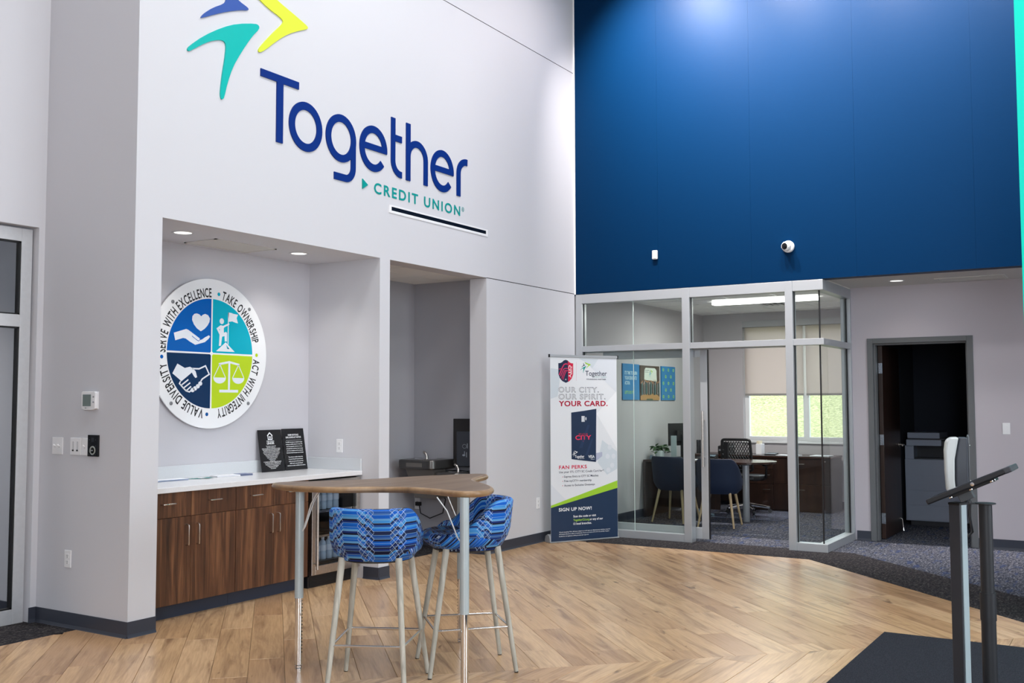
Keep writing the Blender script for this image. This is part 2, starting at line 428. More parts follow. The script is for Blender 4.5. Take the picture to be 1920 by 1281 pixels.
# rest of the wood floor beyond the planks laid one by one
def clip(poly, a, b, c):            # keep a*x+b*y<=c
    out = []
    for i in range(len(poly)):
        p, q = poly[i], poly[(i + 1) % len(poly)]
        fp, fq = a * p[0] + b * p[1] - c, a * q[0] + b * q[1] - c
        if fp <= 0: out.append(p)
        if (fp < 0 < fq) or (fq < 0 < fp):
            t = fp / (fp - fq); out.append((p[0] + t * (q[0] - p[0]), p[1] + t * (q[1] - p[1])))
    return out
r2i = 1 / math.sqrt(2)
SP = 8.0                              # spine of the pattern: y - x = SP
PW = 0.2
def lay(ang, region, ox, oy, L0, rng, lim):
    """planks of width PW along direction ang, end joints staggered, clipped to region half-planes"""
    ca, sa = math.cos(ang), math.sin(ang); n = 0
    for j in range(-45, 45):
        y0 = oy + j * PW; off = rng.random() * L0
        for i in range(-15, 12):
            x0 = ox + off + i * L0; g = 0.0009
            rect = [(x0 + g, y0 + g), (x0 + L0 - g, y0 + g), (x0 + L0 - g, y0 + PW - g), (x0 + g, y0 + PW - g)]
            wp = [(ca * x - sa * y, sa * x + ca * y) for x, y in rect]
            for h in region + lim: wp = clip(wp, *h) if len(wp) >= 3 else []
            if len(wp) < 3: continue
            ar = abs(sum(wp[k][0] * wp[(k + 1) % len(wp)][1] - wp[(k + 1) % len(wp)][0] * wp[k][1] for k in range(len(wp)))) / 2
            if ar < 0.002: continue
            cx, cy = sum(p[0] for p in wp) / len(wp), sum(p[1] for p in wp) / len(wp)
            lp = [((x - cx) * ca + (y - cy) * sa, -(x - cx) * sa + (y - cy) * ca) for x, y in wp]
            m = MB().prism([(x, y, -0.012) for x, y in lp], (0, 0, 0.012)).build('plank', OAK, floor, local=True, bevel=0.0012, seg=1)
            m.location = (cx, cy, 0); m.rotation_euler = (0, 0, ang); n += 1
    return n
WOOD = [(-1, 0, 6.07), (0, 1, 9.797), (1, 1, C1 - 0.003)]
lim = [(0, -1, -2.6), (1, 0, 1.6)]
rng = random.Random(11)
N1 = lay(-PI / 4, WOOD + [(1, -1, -SP)], 0.3, 0.07, 1.25, rng, lim)
N2 = lay(-PI / 2, WOOD + [(-1, 1, SP)], 0.15, 0.03, 1.25, rng, lim)
far = [(-6.07, HY), (HX, HY), (HX, C1 - HX), (1.6, C1 - 1.6), (1.6, 2.6), (-6.07, 2.6)]
slab(far, -0.012, 0.0).build('wood_floor_rest', OAK, floor)
mt = MB().box(-1.5, 2.0, 0.0, 2.2, 6.97, 0.008).build('floor_mat', [MATM], bevel=0.004)
tag(mt, 'dark charcoal entrance mat lying on the wood floor under the tablet stand', 'mat')

# ------------------------------------------------------------------ shell
m = MB()
for z0, z1 in ((ZS, 5.326), (5.334, HZ)):
    m.box(-5.77, 4.512, z0, XW, 8.464, z1); m.box(-5.77, 8.464, z0 + (0.004 if z0 == ZS else 0), XW, YB, z1)
m.box(-5.77, 8.464, 0, XW, YB, ZS - 0.004); m.box(-5.765, 4.52, ZS + .02, -5.579, YB - .01, HZ - .01)
m.box(-5.765, 8.48, 2.6, -5.579, YB - .01, 2.9)
m.box(-6.385, 6.797, 0, XW, 6.934, ZS); m.box(-6.56, 4.296, 0, XW, 4.512, HZ)
m.box(-6.385, 4.512, ZS, -5.7705, 6.934, 3.0)
struct('wall_left', m, PAINT)
struct('reveal_shade_strip', MB().box(-5.579, 4.512, 5.3255, -5.5755, YB, 5.3345).box(-5.579, 8.466, 2.7375, -5.5755, YB, 2.7465), mat('shadow_joint', (38, 38, 42), .8))  # dark strips in the reveal grooves, painting in their shade
struct('wall_niche', MB().box(-6.50, 4.45, 0, -6.385, 6.934, 3.0), PAINT_G)
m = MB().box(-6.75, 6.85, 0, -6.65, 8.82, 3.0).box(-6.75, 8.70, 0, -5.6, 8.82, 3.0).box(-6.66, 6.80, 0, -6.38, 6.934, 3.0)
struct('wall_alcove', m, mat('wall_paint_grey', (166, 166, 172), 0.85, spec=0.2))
ca = sroot('ceiling_alcove')
for i in range(2):
    for j in range(3):
        MB().box(-6.65 + i * .46, 6.934 + j * .6, 2.765, -6.65 + i * .46 + .45, 6.934 + j * .6 + .59, 2.785).build('ceiling_tile', TILE, ca)
MB().box(-6.66, 6.93, 2.785, -5.76, 8.71, 2.80).build('ceiling_backing', CEIL, ca)
# storefront wall on the far left and the room behind it
m = MB().box(-6.66, 0.5, 2.725, -6.54, 4.296, HZ).box(-6.66, 4.25, 0, -6.54, 4.296, 2.725).box(-6.66, HY, 0, -6.54, 0.5, HZ)
struct('wall_storefront', m, PAINT)
struct('wall_side_room', MB().box(-10, 4.30, 0, -6.56, 4.42, 3.0).box(-10.1, -4, 0, -10, 4.42, 3.0), PAINT_G)
struct('ceiling_side_room', MB().box(-10, HY, 2.9, -6.6, 4.42, 3.0), CEIL)
struct('baseboard_side_room', MB().box(-10, 4.288, 0, -6.66, 4.30, 0.102), SLATE)
sl = thing('ceiling_light', 'added flat white fill lamp in the side room behind the storefront glass', 'ceiling light', (-8.2, 3.6, 2.9))  # lamp added to brighten the room seen through the storefront glass
MB().box(-8.5, 3.3, 2.885, -7.9, 3.9, 2.9).build('panel', emit('side_room_fill_panel', (255, 250, 242), 3.0), sl)
light('AREA', 'side_room_fill_lamp', (-8.2, 3.6, 2.87), 60, (1, .97, .93), aim=(-8.2, 3.6, 0), shape='RECTANGLE', size=.6, size_y=.6, spread=2.2)
d1 = sroot('door_1', (-6.62, 3.2, 0))
FX0, FX1 = -6.645, -6.59
MB().box(FX0, 4.155, 0.0, FX1, 4.235, 2.71).build('stile', ALU, d1, bevel=.002)
MB().box(FX0, 0.6, 2.62, FX1, 4.155, 2.71).build('head_rail', ALU, d1, bevel=.002)
MB().box(FX0, 0.6, 2.025, FX1, 4.155, 2.11).build('transom_bar', ALU, d1, bevel=.002)
MB().box(FX0, 0.6, 0.0, FX1, 4.155, 0.10).build('bottom_rail', ALU, d1, bevel=.002)
MB().box(FX0, 2.95, 0.0, FX1, 3.03, 2.71).build('stile', ALU, d1, bevel=.002)
MB().box(FX0, 0.52, 0.0, FX1, 0.6, 2.71).build('stile', ALU, d1, bevel=.002)
for (y0, y1) in ((0.6, 2.95), (3.03, 4.155)):
    for (z0, z1) in ((0.10, 2.025), (2.11, 2.62)):
        MB().box(-6.622, y0, z0, -6.614, y1, z1).build('glass_pane', GLASS_D, d1)
        g = MB()
        for a, b, c_, d_ in ((y0, z0, y0 + .014, z1), (y1 - .014, z0, y1, z1), (y0, z0, y1, z0 + .01), (y0, z1 - .01, y1, z1)): g.box(-6.632, a, b, -6.598, c_, d_)
        g.build('gasket', GASKET, d1)
# bulkhead with the blue wall covering, soffit, corridor wall
struct('wall_back', MB().box(-5.77, YB + .004, 2.735, HX, 10.47, HZ), BLUEWALL)
bw = sroot('wall_covering')
seams = [-5.552, -4.522, -3.467, -2.398, -1.313, -0.25, 0.82, 1.9, 2.97, 4.04, 5.1, HX]
for a, b in zip(seams[:-1], seams[1:]):
    MB().box(a + .0005, YB, 2.735, b - .0005, YB + .0045, HZ).build('wallcovering_panel', BLUEWALL, bw)
struct('trim_1', MB().box(-5.569, YB - .004, 2.735, -5.5525, YB + .01, HZ), WHITE)
struct('ceiling_soffit', MB().box(-2.74, 10.46, ZS, HX, 11.46, ZS + .12), CEIL)
m = MB().box(-2.74, YR, 0, -2.52, YR + .12, ZS).box(-2.52, YR, 2.14, -1.57, YR + .12, ZS).box(-1.57, YR, 0, HX, YR + .12, ZS)
struct('wall_corridor', m, mat('wall_paint_mauve', (188, 181, 187), 0.85, spec=0.2))
struct('wall_office_left', MB().box(-5.76, 10.44, 0, -5.66, 14.6, 3.0), mat('wall_paint_office', (184, 181, 184), 0.85, spec=0.2))
struct('wall_office_right', MB().box(-2.74, 11.57, 0, -2.62, 14.6, 3.0), mat('wall_paint_office', (184, 181, 184), 0.85, spec=0.2))
WX0, WX1, WZ0, WZ1, YO = -5.05, -3.22, 0.93, 2.62, 14.55
m = MB().box(-5.76, YO, 0, WX0, YO + .2, 3.0).box(WX1, YO, 0, -2.62, YO + .2, 3.0).box(WX0, YO, 0, WX1, YO + .2, WZ0).box(WX0, YO, WZ1, WX1, YO + .2, 3.0)
struct('wall_office_back', m, mat('wall_paint_office', (184, 181, 184), 0.85, spec=0.2))
DKW = mat('unlit_wall_dark', (40, 44, 56), 0.9)  # darkness of the unlit copier room put into its wall colour
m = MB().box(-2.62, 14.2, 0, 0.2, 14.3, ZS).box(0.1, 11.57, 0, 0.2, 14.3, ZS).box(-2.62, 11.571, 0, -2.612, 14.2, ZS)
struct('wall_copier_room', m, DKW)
struct('ceiling_copier_room', MB().box(-2.62, 11.57, ZS, 0.2, 14.3, ZS + .1), CEIL)
# hall ceiling and the glazed walls behind and to the right of the camera
struct('ceiling', MB().box(-10.1, HY - .2, HZ, HX + .2, 10.47, HZ + .2), CEIL)
struct('roof', MB().box(-10.1, 10.47, 3.0, HX + .2, 14.8, 3.15).box(-10.1, HY, 3.0, -6.66, 10.4, 3.15), CEIL)
m = MB().box(HX, HY, 0, HX + .15, 11.6, 0.7).box(HX, HY, 5.5, HX + .15, 11.6, HZ)
m.box(HX, HY, 0.7, HX + .15, 2.9, 5.5)
for y in (4.4, 6.0): m.box(HX, y, 0.7, HX + .15, y + .16, 5.5)
m.box(HX, 7.75, 0.7, HX + .15, 11.6, 5.5)
struct('wall_right', m, PAINT)
m = MB().box(-6.66, HY - .15, 0, HX + .15, HY, 0.6).box(-6.66, HY - .15, 5.2, HX + .15, HY, HZ)
m.box(-6.66, HY - .15, 0.6, 1.0, HY, 5.2)
m.box(3.4, HY - .15, 0.6, HX + .15, HY, 5.2)
struct('wall_rear', m, PAINT)
TEAL = mat('teal_paint', (14, 212, 190), 0.6, spec=.2)
struct('wall_accent_column', MB().box(-0.713, 7.9, 0, -0.15, 8.5, HZ), TEAL)
# baseboards (vinyl cove base)
def base(name, a, b, n, mtl=SLATE, h=0.102):
    a = Vector((*a, 0)); b = Vector((*b, 0)); n = Vector((*n, 0)); m_ = MB()
    prof = [(0, 0), (0.016, 0), (0.012, 0.006), (0.0075, 0.022), (0.006, h), (0, h)]
    m_.prism([a + n * x + Vector((0, 0, z)) for x, z in prof], b - a)
    return struct(name, m_, mtl)
base('baseboard_left', (XW, 8.458), (XW, YB), (1, 0)); base('baseboard_column', (XW, YT - .006), (XW, 4.512), (1, 0))
base('baseboard_front', (-6.545, YT), (XW + .006, YT), (0, -1)); base('baseboard_jamb', (-6.54, 4.24), (-6.54, 4.296), (1, 0))
base('baseboard_post', (XW, 6.80), (XW, 6.94), (1, 0)); base('baseboard_post_side', (-5.73, 6.797), (XW + .006, 6.797), (0, -1)); base('baseboard_opening', (-6.38, 6.934), (XW, 6.934), (0, 1))
base('baseboard_opening_right', (-5.77, 8.464), (XW + .006, 8.464), (0, -1))
base('baseboard_alcove', (-6.65, 6.94), (-6.65, 8.70), (1, 0)); base('baseboard_alcove_right', (-6.65, 8.70), (-5.77, 8.70), (0, -1))
base('baseboard_corridor', (-2.72, YR), (-2.575, YR), (0, -1)); base('baseboard_right', (-1.51, YR), (HX, YR), (0, -1))
base('baseboard_office_left', (-5.66, 10.5), (-5.66, YO), (1, 0)); base('baseboard_office_back', (-5.66, YO), (-2.74, YO), (0, -1)); base('baseboard_office_right', (-2.74, 11.6), (-2.74, YO), (-1, 0))

# ------------------------------------------------------------------ office: ceiling grid, glazed front, window
ZC = 2.80
co_ = sroot('ceiling_office')
TS = 0.61
lp = None
for i in range(5):
    for j in range(7):
        x0 = -5.66 + i * TS; y0 = 10.46 + j * TS; x1 = min(x0 + TS, -2.73); y1 = min(y0 + TS, YO)
        if j == 3 and i in (1, 2, 3): continue
        if j == 4 and i == 2: continue
        MB().box(x0 + .004, y0 + .004, ZC, x1 - .004, y1 - .004, ZC + .015).build('ceiling_tile', TILE, co_)
for i in range(6): MB().box(-5.66 + i * TS - .012, 10.46, ZC - .004, -5.66 + i * TS + .012, YO, ZC + .004).build('grid_bar', WHITE, co_)
for j in range(8): MB().box(-5.66, 10.46 + j * TS - .012, ZC - .0042, -2.73, 10.46 + j * TS + .012, ZC + .0042).build('grid_bar', WHITE, co_)
MB().box(-5.7, 10.46, ZC + .016, -2.70, 14.6, ZC + .05).build('ceiling_backing', CEIL, co_)
lt = thing('ceiling_light', 'long white linear lamp glowing in the tiled office ceiling', 'ceiling light', (-4.13, 12.6, ZC))
yl = 10.46 + 3 * TS
MB().box(-5.66 + TS + .014, yl + .014, ZC - .006, -5.66 + 4 * TS - .014, yl + TS - .014, ZC + .015).build('housing', WHITE, lt)
MB().box(-4.75, yl + .24, ZC - .050, -3.4, yl + .37, ZC - .0055).build('diffuser', emit('lamp_strip', (255, 252, 244), 7.0), lt)
light('AREA', 'office_lamp', (-4.1, yl + .305, ZC - .056), 55, (1, .97, .92), aim=(-4.1, yl + .305, 0), shape='RECTANGLE', size=1.35, size_y=.13)
vt = thing('air_vent', 'square white louvred air diffuser set beside the long lamp in the office ceiling', 'vent', (-4.13, 13.2, ZC))
yv = 10.46 + 4 * TS; xv = -5.66 + 2 * TS
MB().box(xv + .014, yv + .014, ZC + .012, xv + TS - .014, yv + TS - .014, ZC + .016).build('backing', BLACK, vt)
m = MB()
for a, b, c_, d_ in ((.014, .014, TS - .014, .07), (.014, TS - .07, TS - .014, TS - .014), (.014, .07, .07, TS - .07), (TS - .07, .07, TS - .014, TS - .07)): m.box(xv + a, yv + b, ZC - .008, xv + c_, yv + d_, ZC + .01)
m.build('frame', WHITE, vt)
for k in range(6): MB().obox((xv + .12 + k * .075, yv + TS / 2, ZC - .002), (1, 0, -.7), (0, 1, 0), (.7, 0, 1), .05, TS - .15, .004).build('louver', WHITE, vt)

gw = sroot('wall_glass')
Y0, Y1 = YB - .0, YB + .11
def fr(name, x0, z0, x1, z1, y0=Y0, y1=Y1, par=gw): return MB().box(x0, y0, z0, x1, y1, z1).build(name, ALU_S, par, bevel=.002)
fr('mullion', -5.555, 0, -5.475, 2.73); fr('mullion', -4.25, 0, -4.165, 2.73, Y0 - .006); fr('mullion', -3.123, 0, -3.045, 2.73, Y0 - .006)
fr('head_rail', -5.475, 2.625, -4.25, 2.73); fr('head_rail', -4.165, 2.625, -3.123, 2.73); fr('head_rail', -3.045, 2.625, -2.736, 2.73)
fr('transom_rail', -5.475, 2.07, -4.25, 2.135); fr('transom_rail', -4.165, 2.07, -3.123, 2.135); fr('transom_rail', -3.045, 2.07, -2.736, 2.135)
fr('sill_rail', -5.475, 0, -4.25, 0.08); fr('sill_rail', -3.045, 0, -2.736, 0.08)
for z0, z1 in ((2.625, 2.73), (2.07, 2.135), (0, 0.08)):
    MB().box(-2.84, Y1, z0, -2.736, 11.40, z1).build('return_rail', ALU_S, gw, bevel=.002)
MB().box(-2.84, 11.40, 0, -2.736, 11.455, 2.73).build('mullion', ALU_S, gw, bevel=.002)
GY = YB + .05
for (x0, x1) in ((-5.475, -4.858), (-4.854, -4.25), (-4.165, -3.123), (-3.045, -2.79)):
    MB().box(x0, GY, 2.135, x1, GY + .01, 2.625).build('glass_pane', GLASS, gw)
    if x0 != -4.165: MB().box(x0, GY, 0.08, x1, GY + .01, 2.07).build('glass_pane', GLASS, gw)
GX = -2.79
for z0, z1 in ((2.135, 2.625), (0.08, 2.07)): MB().box(GX - .005, GY + .012, z0, GX + .005, 11.40, z1).build('glass_pane', GLASS, gw)
def gask(x0, x1, z0, z1):
    MB().box(x0, GY - .012, z0, x1, GY - .002, z1).build('gasket', GASKET, gw)
for z0, z1 in ((2.135, 2.625), (0.08, 2.07)):
    gask(-5.475, -5.466, z0, z1); gask(-3.045, -3.036, z0, z1)
    if z0 > 1: gask(-4.165, -4.156, z0, z1)
    MB().box(GX - .004, GY - .004, z0, GX + .008, GY + .012, z1).build('gasket', GASKET, gw)
    MB().box(GX + .006, 11.375, z0, GX + .02, 11.40, z1).build('gasket', GASKET, gw)
JT = mat('glass_edge', (196, 212, 208), 0.15)
for z0, z1 in ((2.135, 2.625), (0.08, 2.07)): MB().box(-4.858, GY - .001, z0, -4.854, GY + .011, z1).build('glass_joint', JT, gw)
# sliding glass door
d2_ = sroot('door_2', (-4.5, 10.45, 0))
DY0, DY1 = 10.432, 10.47
MB().box(-5.27, DY0, 0.03, -5.18, DY1, 2.06).build('stile', ALU_S, d2_, bevel=.002)
MB().box(-4.10, DY0, 0.03, -4.02, DY1, 2.06).build('stile', ALU_S, d2_, bevel=.002)
MB().box(-5.18, DY0, 1.98, -4.10, DY1, 2.06).build('top_rail', ALU_S, d2_, bevel=.002)
MB().box(-5.18, DY0, 0.03, -4.10, DY1, 0.15).build('bottom_rail', ALU_S, d2_, bevel=.002)
MB().box(-5.18, DY0 + .014, 0.15, -4.10, DY0 + .024, 1.98).build('glass_pane', GLASS, d2_)
MB().box(-4.03, DY0 + .002, 0.03, -4.012, DY1 - .002, 2.06).build('edge_seal', BLACK, d2_)
MB().box(-5.475, 10.425, 2.062, -3.13, 10.475, 2.14).build('track', ALU_S, d2_)
for yy in (DY0 - .05, DY1 + .05):
    h = MB().tube([(-4.06, yy, 0.80), (-4.06, yy, 1.40)], .0135, 14)
    h.tube([(-4.06, yy, 1.30), (-4.06, (DY0 + DY1) / 2, 1.30)], .007, 8); h.tube([(-4.06, yy, 0.90), (-4.06, (DY0 + DY1) / 2, 0.90)], .007, 8)
    h.build('pull_handle', STEEL, d2_, smooth=True)
# office window with roller shades
w1 = sroot('window_1', (-4.1, 14.6, 0.9))
WF = mat('white_window_frame', (232, 234, 236), 0.4)
for x0, x1 in ((WX0, WX0 + .06), (-4.19, -4.11), (WX1 - .06, WX1)): MB().box(x0, YO + .08, WZ0, x1, YO + .15, WZ1).build('window_frame', WF, w1)
for z0, z1 in ((WZ0, WZ0 + .06), (WZ1 - .06, WZ1)): MB().box(WX0, YO + .082, z0, WX1, YO + .148, z1).build('window_frame', WF, w1)
MB().box(WX0 - .02, YO - .03, WZ0 - .03, WX1 + .02, YO + .08, WZ0).build('window_sill', WF, w1, bevel=.003)
for x0, x1 in ((WX0 + .06, -4.19), (-4.11, WX1 - .06)): MB().box(x0, YO + .11, WZ0 + .06, x1, YO + .116, WZ1 - .06).build('window_pane', glass('window_glass', (.95, .97, .96)), w1)
k = NT('shade_cloth'); k.b.inputs['Base Color'].default_value = lin((206, 203, 194)); k.b.inputs['Roughness'].default_value = .9
tl = k.add('ShaderNodeBsdfTranslucent'); tl.inputs[0].default_value = lin((226, 214, 214)); mx = k.add('ShaderNodeMixShader'); mx.inputs[0].default_value = .6
wv = k.noise(k.coords('Object', (260, 1, 260)), 1, 2); k.bump(wv, .2)
k.lk(k.b.outputs[0], mx.inputs[1]); k.lk(tl.outputs[0], mx.inputs[2]); k.lk(mx.outputs[0], k.out.inputs[0]); SHADE = k.m
for i, (x0, x1, lb) in enumerate(((WX0 + .02, -4.17, 'off-white roller shade half lowered at the window, nearer the posters'), (-4.13, WX1 - .02, 'off-white roller shade half lowered at the window, nearer the copier room'))):
    rs = thing('roller_shade', lb, 'roller shade', (x0, YO + .04, WZ1), 'roller shades on the office window')
    MB().box(x0, YO + .035, 1.615, x1, YO + .038, WZ1 - .03).build('shade_cloth', SHADE, rs)
    MB().box(x0, YO + .03, 1.585, x1, YO + .043, 1.615).build('hem_bar', mat('hem_grey', (150, 148, 144), .5), rs)
MB().box(WX0 + .01, YO - .04, WZ1 - .03, WX1 - .01, YO + .07, WZ1 + .06).build('shade_cassette', mat('cassette_grey', (168, 170, 172), .5), w1)
# lawn rising behind the building
def lawn():
    k = NT('lawn_grass'); a = k.noise(k.coords('Object', (3, 3, 9)), 6, 5, .7); b = k.noise(k.coords('Object', (1, 1, 1)), .6, 3)
    c = k.ramp(a, [(.36, lin((74, 84, 46))), (.5, lin((122, 128, 86))), (.66, lin((176, 174, 140)))])
    k.lk(k.mix(k.math('MULTIPLY', b, .5), c, lin((144, 144, 112))), k.b.inputs['Base Color']); k.b.inputs['Roughness'].default_value = .95
    k.bump(a, 1.0, .05)
    rows = []
    for j in range(40):
        y = 14.9 + j * .55
        rows.append([(x * 1.0 - 14, y, -0.2 + max(0, (y - 17) * .33) + random.uniform(-.03, .03)) for x in range(24)])
    o = MB().grid(rows).build('grass_hill', k.m, smooth=True)
    tag(o, 'sunlit green grass slope rising outside the office window', 'grass', kind='stuff')
lawn()

# ------------------------------------------------------------------ wall logo
LG = Print((XW, 0, 0), (0, 1, 0), (0, 0, 1))
INK_B = mat('logo_blue', (0, 42, 120), 0.5, spec=.25); INK_T = mat('logo_teal', (0, 178, 170), 0.4); INK_Y = mat('logo_lime', (214, 226, 62), 0.4); INK_T2 = mat('logo_teal_dark', (0, 148, 142), 0.4)
lg = thing('wall_logo', 'large blue Together lettering with coloured swoosh marks on the high white wall', 'logo', (XW, 6.7, 3.4))
D = .010
def letter(polys=(), strips=()):
    m_ = MB()
    for p in polys: relief(p, LG, D, m_)
    for pts, w, cl in strips: a, b = offs(pts, w, cl); relief_strip(a, b, LG, D - .0008 * (1 + strips.index((pts, w, cl))), m_, cl)
    return m_.build('letter', INK_B, lg)
R_ = lambda x0, z0, x1, z1: [(x0, z0), (x1, z0), (x1, z1), (x0, z1)]
letter([R_(5.377, 3.947, 5.782, 4.005), R_(5.545, 3.482, 5.613, 3.947)])
letter(strips=[(arc(5.866, 3.671, .155, .165, 0, 2 * PI, 48, False), .063, True)])
letter([], [(arc(6.281, 3.671, .154, .167, 0, 2 * PI, 48, False), .062, True), ([(6.434, 3.70), (6.434, 3.45)] + arc(6.34, 3.45, .094, .101, 0, -PI / 2, 10)[1:] + [(6.198, 3.349)], .060, False)])
def e_(cx): letter([R_(cx - .14, 3.656, cx + .180, 3.710)], [(arc(cx, 3.672, .152, .167, -0.04, 2 * PI - .70, 44), .063, False)])
e_(6.696)
letter([R_(6.985, 3.803, 7.084, 3.861)], [([(6.962, 4.008), (6.962, 3.63)] + arc(7.072, 3.63, .11, .115, PI, 1.5 * PI, 8)[1:] + [(7.087, 3.515)], .058, False)])
letter([R_(7.147, 3.485, 7.209, 4.006)], [([(7.178, 3.70)] + arc(7.31, 3.705, .131, .136, PI * .93, 0, 20) + [(7.441, 3.486)], .061, False)])
e_(7.702)
letter([], [([(7.968, 3.481), (7.968, 3.70)] + arc(8.10, 3.70, .132, .132, PI, PI / 2, 12)[1:] + [(8.116, 3.831)], .063, False)])
teal = [(4.685, 3.944), (4.698, 3.932), (4.729, 3.952), (4.833, 4.029), (4.915, 4.076), (4.991, 4.103), (5.026, 4.096), (5.035, 4.059), (5.023, 3.961), (5.004, 3.862), (4.987, 3.724), (4.991, 3.678), (5.008, 3.67), (5.025, 3.693), (5.049, 3.794), (5.098, 3.929), (5.175, 4.06), (5.281, 4.216), (5.353, 4.294), (5.353, 4.322), (5.316, 4.327), (5.136, 4.268), (4.998, 4.197), (4.832, 4.085), (4.705, 3.973)]
yel = [(5.31, 4.54), (5.444, 4.486), (5.56, 4.46), (5.605, 4.439), (5.59, 4.409), (5.523, 4.341), (5.429, 4.24), (5.355, 4.152), (5.347, 4.127), (5.362, 4.119), (5.412, 4.151), (5.543, 4.268), (5.66, 4.355), (5.78, 4.418), (5.866, 4.456), (5.878, 4.475), (5.84, 4.492), (5.697, 4.534), (5.578, 4.566), (5.42, 4.62), (5.25, 4.69), (5.19, 4.70), (5.19, 4.66)]
blu = [(4.797, 4.204), (4.813, 4.206), (4.928, 4.27), (5.047, 4.33), (5.169, 4.381), (5.241, 4.402), (5.246, 4.416), (5.223, 4.426), (5.16, 4.44), (5.12, 4.46), (5.08, 4.52), (5.06, 4.62), (5.04, 4.64), (5.02, 4.61), (5.03, 4.52), (5.035, 4.45), (5.03, 4.41), (5.012, 4.376), (4.911, 4.314), (4.829, 4.245)]
for p, mm in ((teal, INK_T), (yel, INK_Y), (blu, mat('logo_blue_mark', (52, 84, 160), .4))):
    m_ = MB(); relief(smoothpoly(p, 1), LG, D, m_); m_.build('swoosh_mark', mm, lg)
m_ = MB(); relief([(6.551, 3.386), (6.552, 3.300), (6.623, 3.344)], LG, D, m_); m_.build('triangle_mark', INK_T2, lg)
LG.text('CREDIT UNION', 6.708, 3.294, .088, INK_T2, width=1.292, bold=.022, space=1.28, L=6)
LG.stroke(arc(8.046, 3.364, .017, .020, 0, 2 * PI, 20, False), .005, INK_T2, 6, True); LG.text('R', 8.046, 3.354, .018, INK_T2, align='C', L=6)
LG.build_islands('letter', lg)
# slot diffuser
sd = thing('slot_vent', 'long white slot air diffuser with a black gap on the wall below the lettering', 'vent', (XW, 7.7, 3.19))
m = MB()
for y0, z0, y1, z1 in ((6.912, 3.155, 8.482, 3.178), (6.912, 3.212, 8.482, 3.226), (6.912, 3.178, 6.945, 3.212), (8.452, 3.178, 8.482, 3.212)): m.box(XW, y0, z0, XW + .006, y1, z1)
m.build('flange', WHITE, sd); MB().box(XW + .0002, 6.945, 3.178, XW + .002, 8.452, 3.212).build('slot', BLACKG, sd)
MB().box(XW, 6.945, 3.192, XW + .0045, 8.452, 3.196).build('blade', BLACK, sd)

# ------------------------------------------------------------------ values sign in the niche
vs = thing('values_sign', 'round white sign with four coloured quarters and white icons on the niche wall', 'sign', (-6.37, 5.645, 1.893))
VX = -6.352
MB().lathe([(0.597, 0), (0.600, .002), (0.600, .010), (0.598, .012)], (VX - .012, 5.645, 1.893), 96, ax=(1, 0, 0)).build('disc', mat('sign_white', (238, 240, 243), .18), vs, smooth=True, angle=.5)
V = Print((VX, 5.645, 1.893), (0, 1, 0), (0, 0, 1))
Q = [mat('sign_blue', (0, 92, 178), .25), mat('sign_teal', (0, 172, 196), .25), mat('sign_navy', (0, 44, 84), .25), mat('sign_lime', (182, 212, 28), .25)]
for q, (a0, sx, sy) in enumerate(((PI / 2, -1, 1), (0, 1, 1), (PI, -1, -1), (1.5 * PI, 1, -1))):
    g = .006; V.poly([(sx * g, sy * g)] + [(x + sx * g * .5, y + sy * g * .5) for x, y in arc(0, 0, .436, .436, a0 + .01, a0 + PI / 2 - .01, 32)], Q[q], 1)
V.ell(0, 0, .016, .016, INKW, 2)
HEART = [(-0.11, 0.291), (-0.096, 0.304), (-0.071, 0.313), (-0.041, 0.305), (-0.021, 0.279), (-0.027, 0.249), (-0.048, 0.218), (-0.077, 0.192), (-0.112, 0.172), (-0.152, 0.193), (-0.182, 0.222), (-0.201, 0.257), (-0.198, 0.287), (-0.179, 0.306), (-0.155, 0.311), (-0.129, 0.305)]
HAND = [(-0.376, 0.146), (-0.257, 0.182), (-0.234, 0.175), (-0.176, 0.144), (-0.121, 0.114), (-0.123, 0.101), (-0.1, 0.107), (-0.067, 0.127), (-0.029, 0.145), (-0.017, 0.134), (-0.033, 0.115), (-0.07, 0.088), (-0.166, 0.062), (-0.224, 0.087), (-0.261, 0.107), (-0.286, 0.11), (-0.361, 0.088)]
IW = mat('sign_icon_white', (226, 232, 240), .25)
V.poly(HEART, IW, 2); V.poly(HAND, IW, 2); V.stroke([(-0.2, 0.13), (-0.146, 0.098), (-0.133, 0.094), (-0.121, 0.102)], .005, Q[0], 3)
V.ell(.102, .266, .023, .023, IW, 2)
V.poly([(0.167, 0.34), (0.176, 0.342), (0.198, 0.341), (0.23, 0.334), (0.275, 0.331), (0.26, 0.302), (0.275, 0.26), (0.249, 0.263), (0.213, 0.272), (0.177, 0.266)], IW, 2)
V.rect(.167, .075, .175, .34, IW, 2)
V.poly([(0.047, 0.205), (0.09, 0.233), (0.116, 0.229), (0.177, 0.254), (0.184, 0.249), (0.178, 0.24), (0.129, 0.218), (0.123, 0.208), (0.125, 0.174), (0.148, 0.182), (0.159, 0.173), (0.158, 0.104), (0.136, 0.103), (0.133, 0.147), (0.107, 0.141), (0.097, 0.068), (0.075, 0.063), (0.08, 0.155)], IW, 3)
V.poly([(.073, .202), (.083, .199), (.08, .186)], Q[1], 4)
V.poly([(0.046, 0.02), (0.147, 0.097), (0.244, 0.022)], IW, 2); V.poly([(.152, .078), (.163, .045), (.178, .055), (.186, .042)], Q[1], 3)
V.poly([(-0.337, -0.091), (-0.265, -0.123), (-0.214, -0.112), (-0.182, -0.126), (-0.157, -0.147), (-0.142, -0.192), (-0.158, -0.199), (-0.174, -0.185), (-0.195, -0.157), (-0.296, -0.228), (-0.314, -0.213), (-0.383, -0.167)], IW, 2)
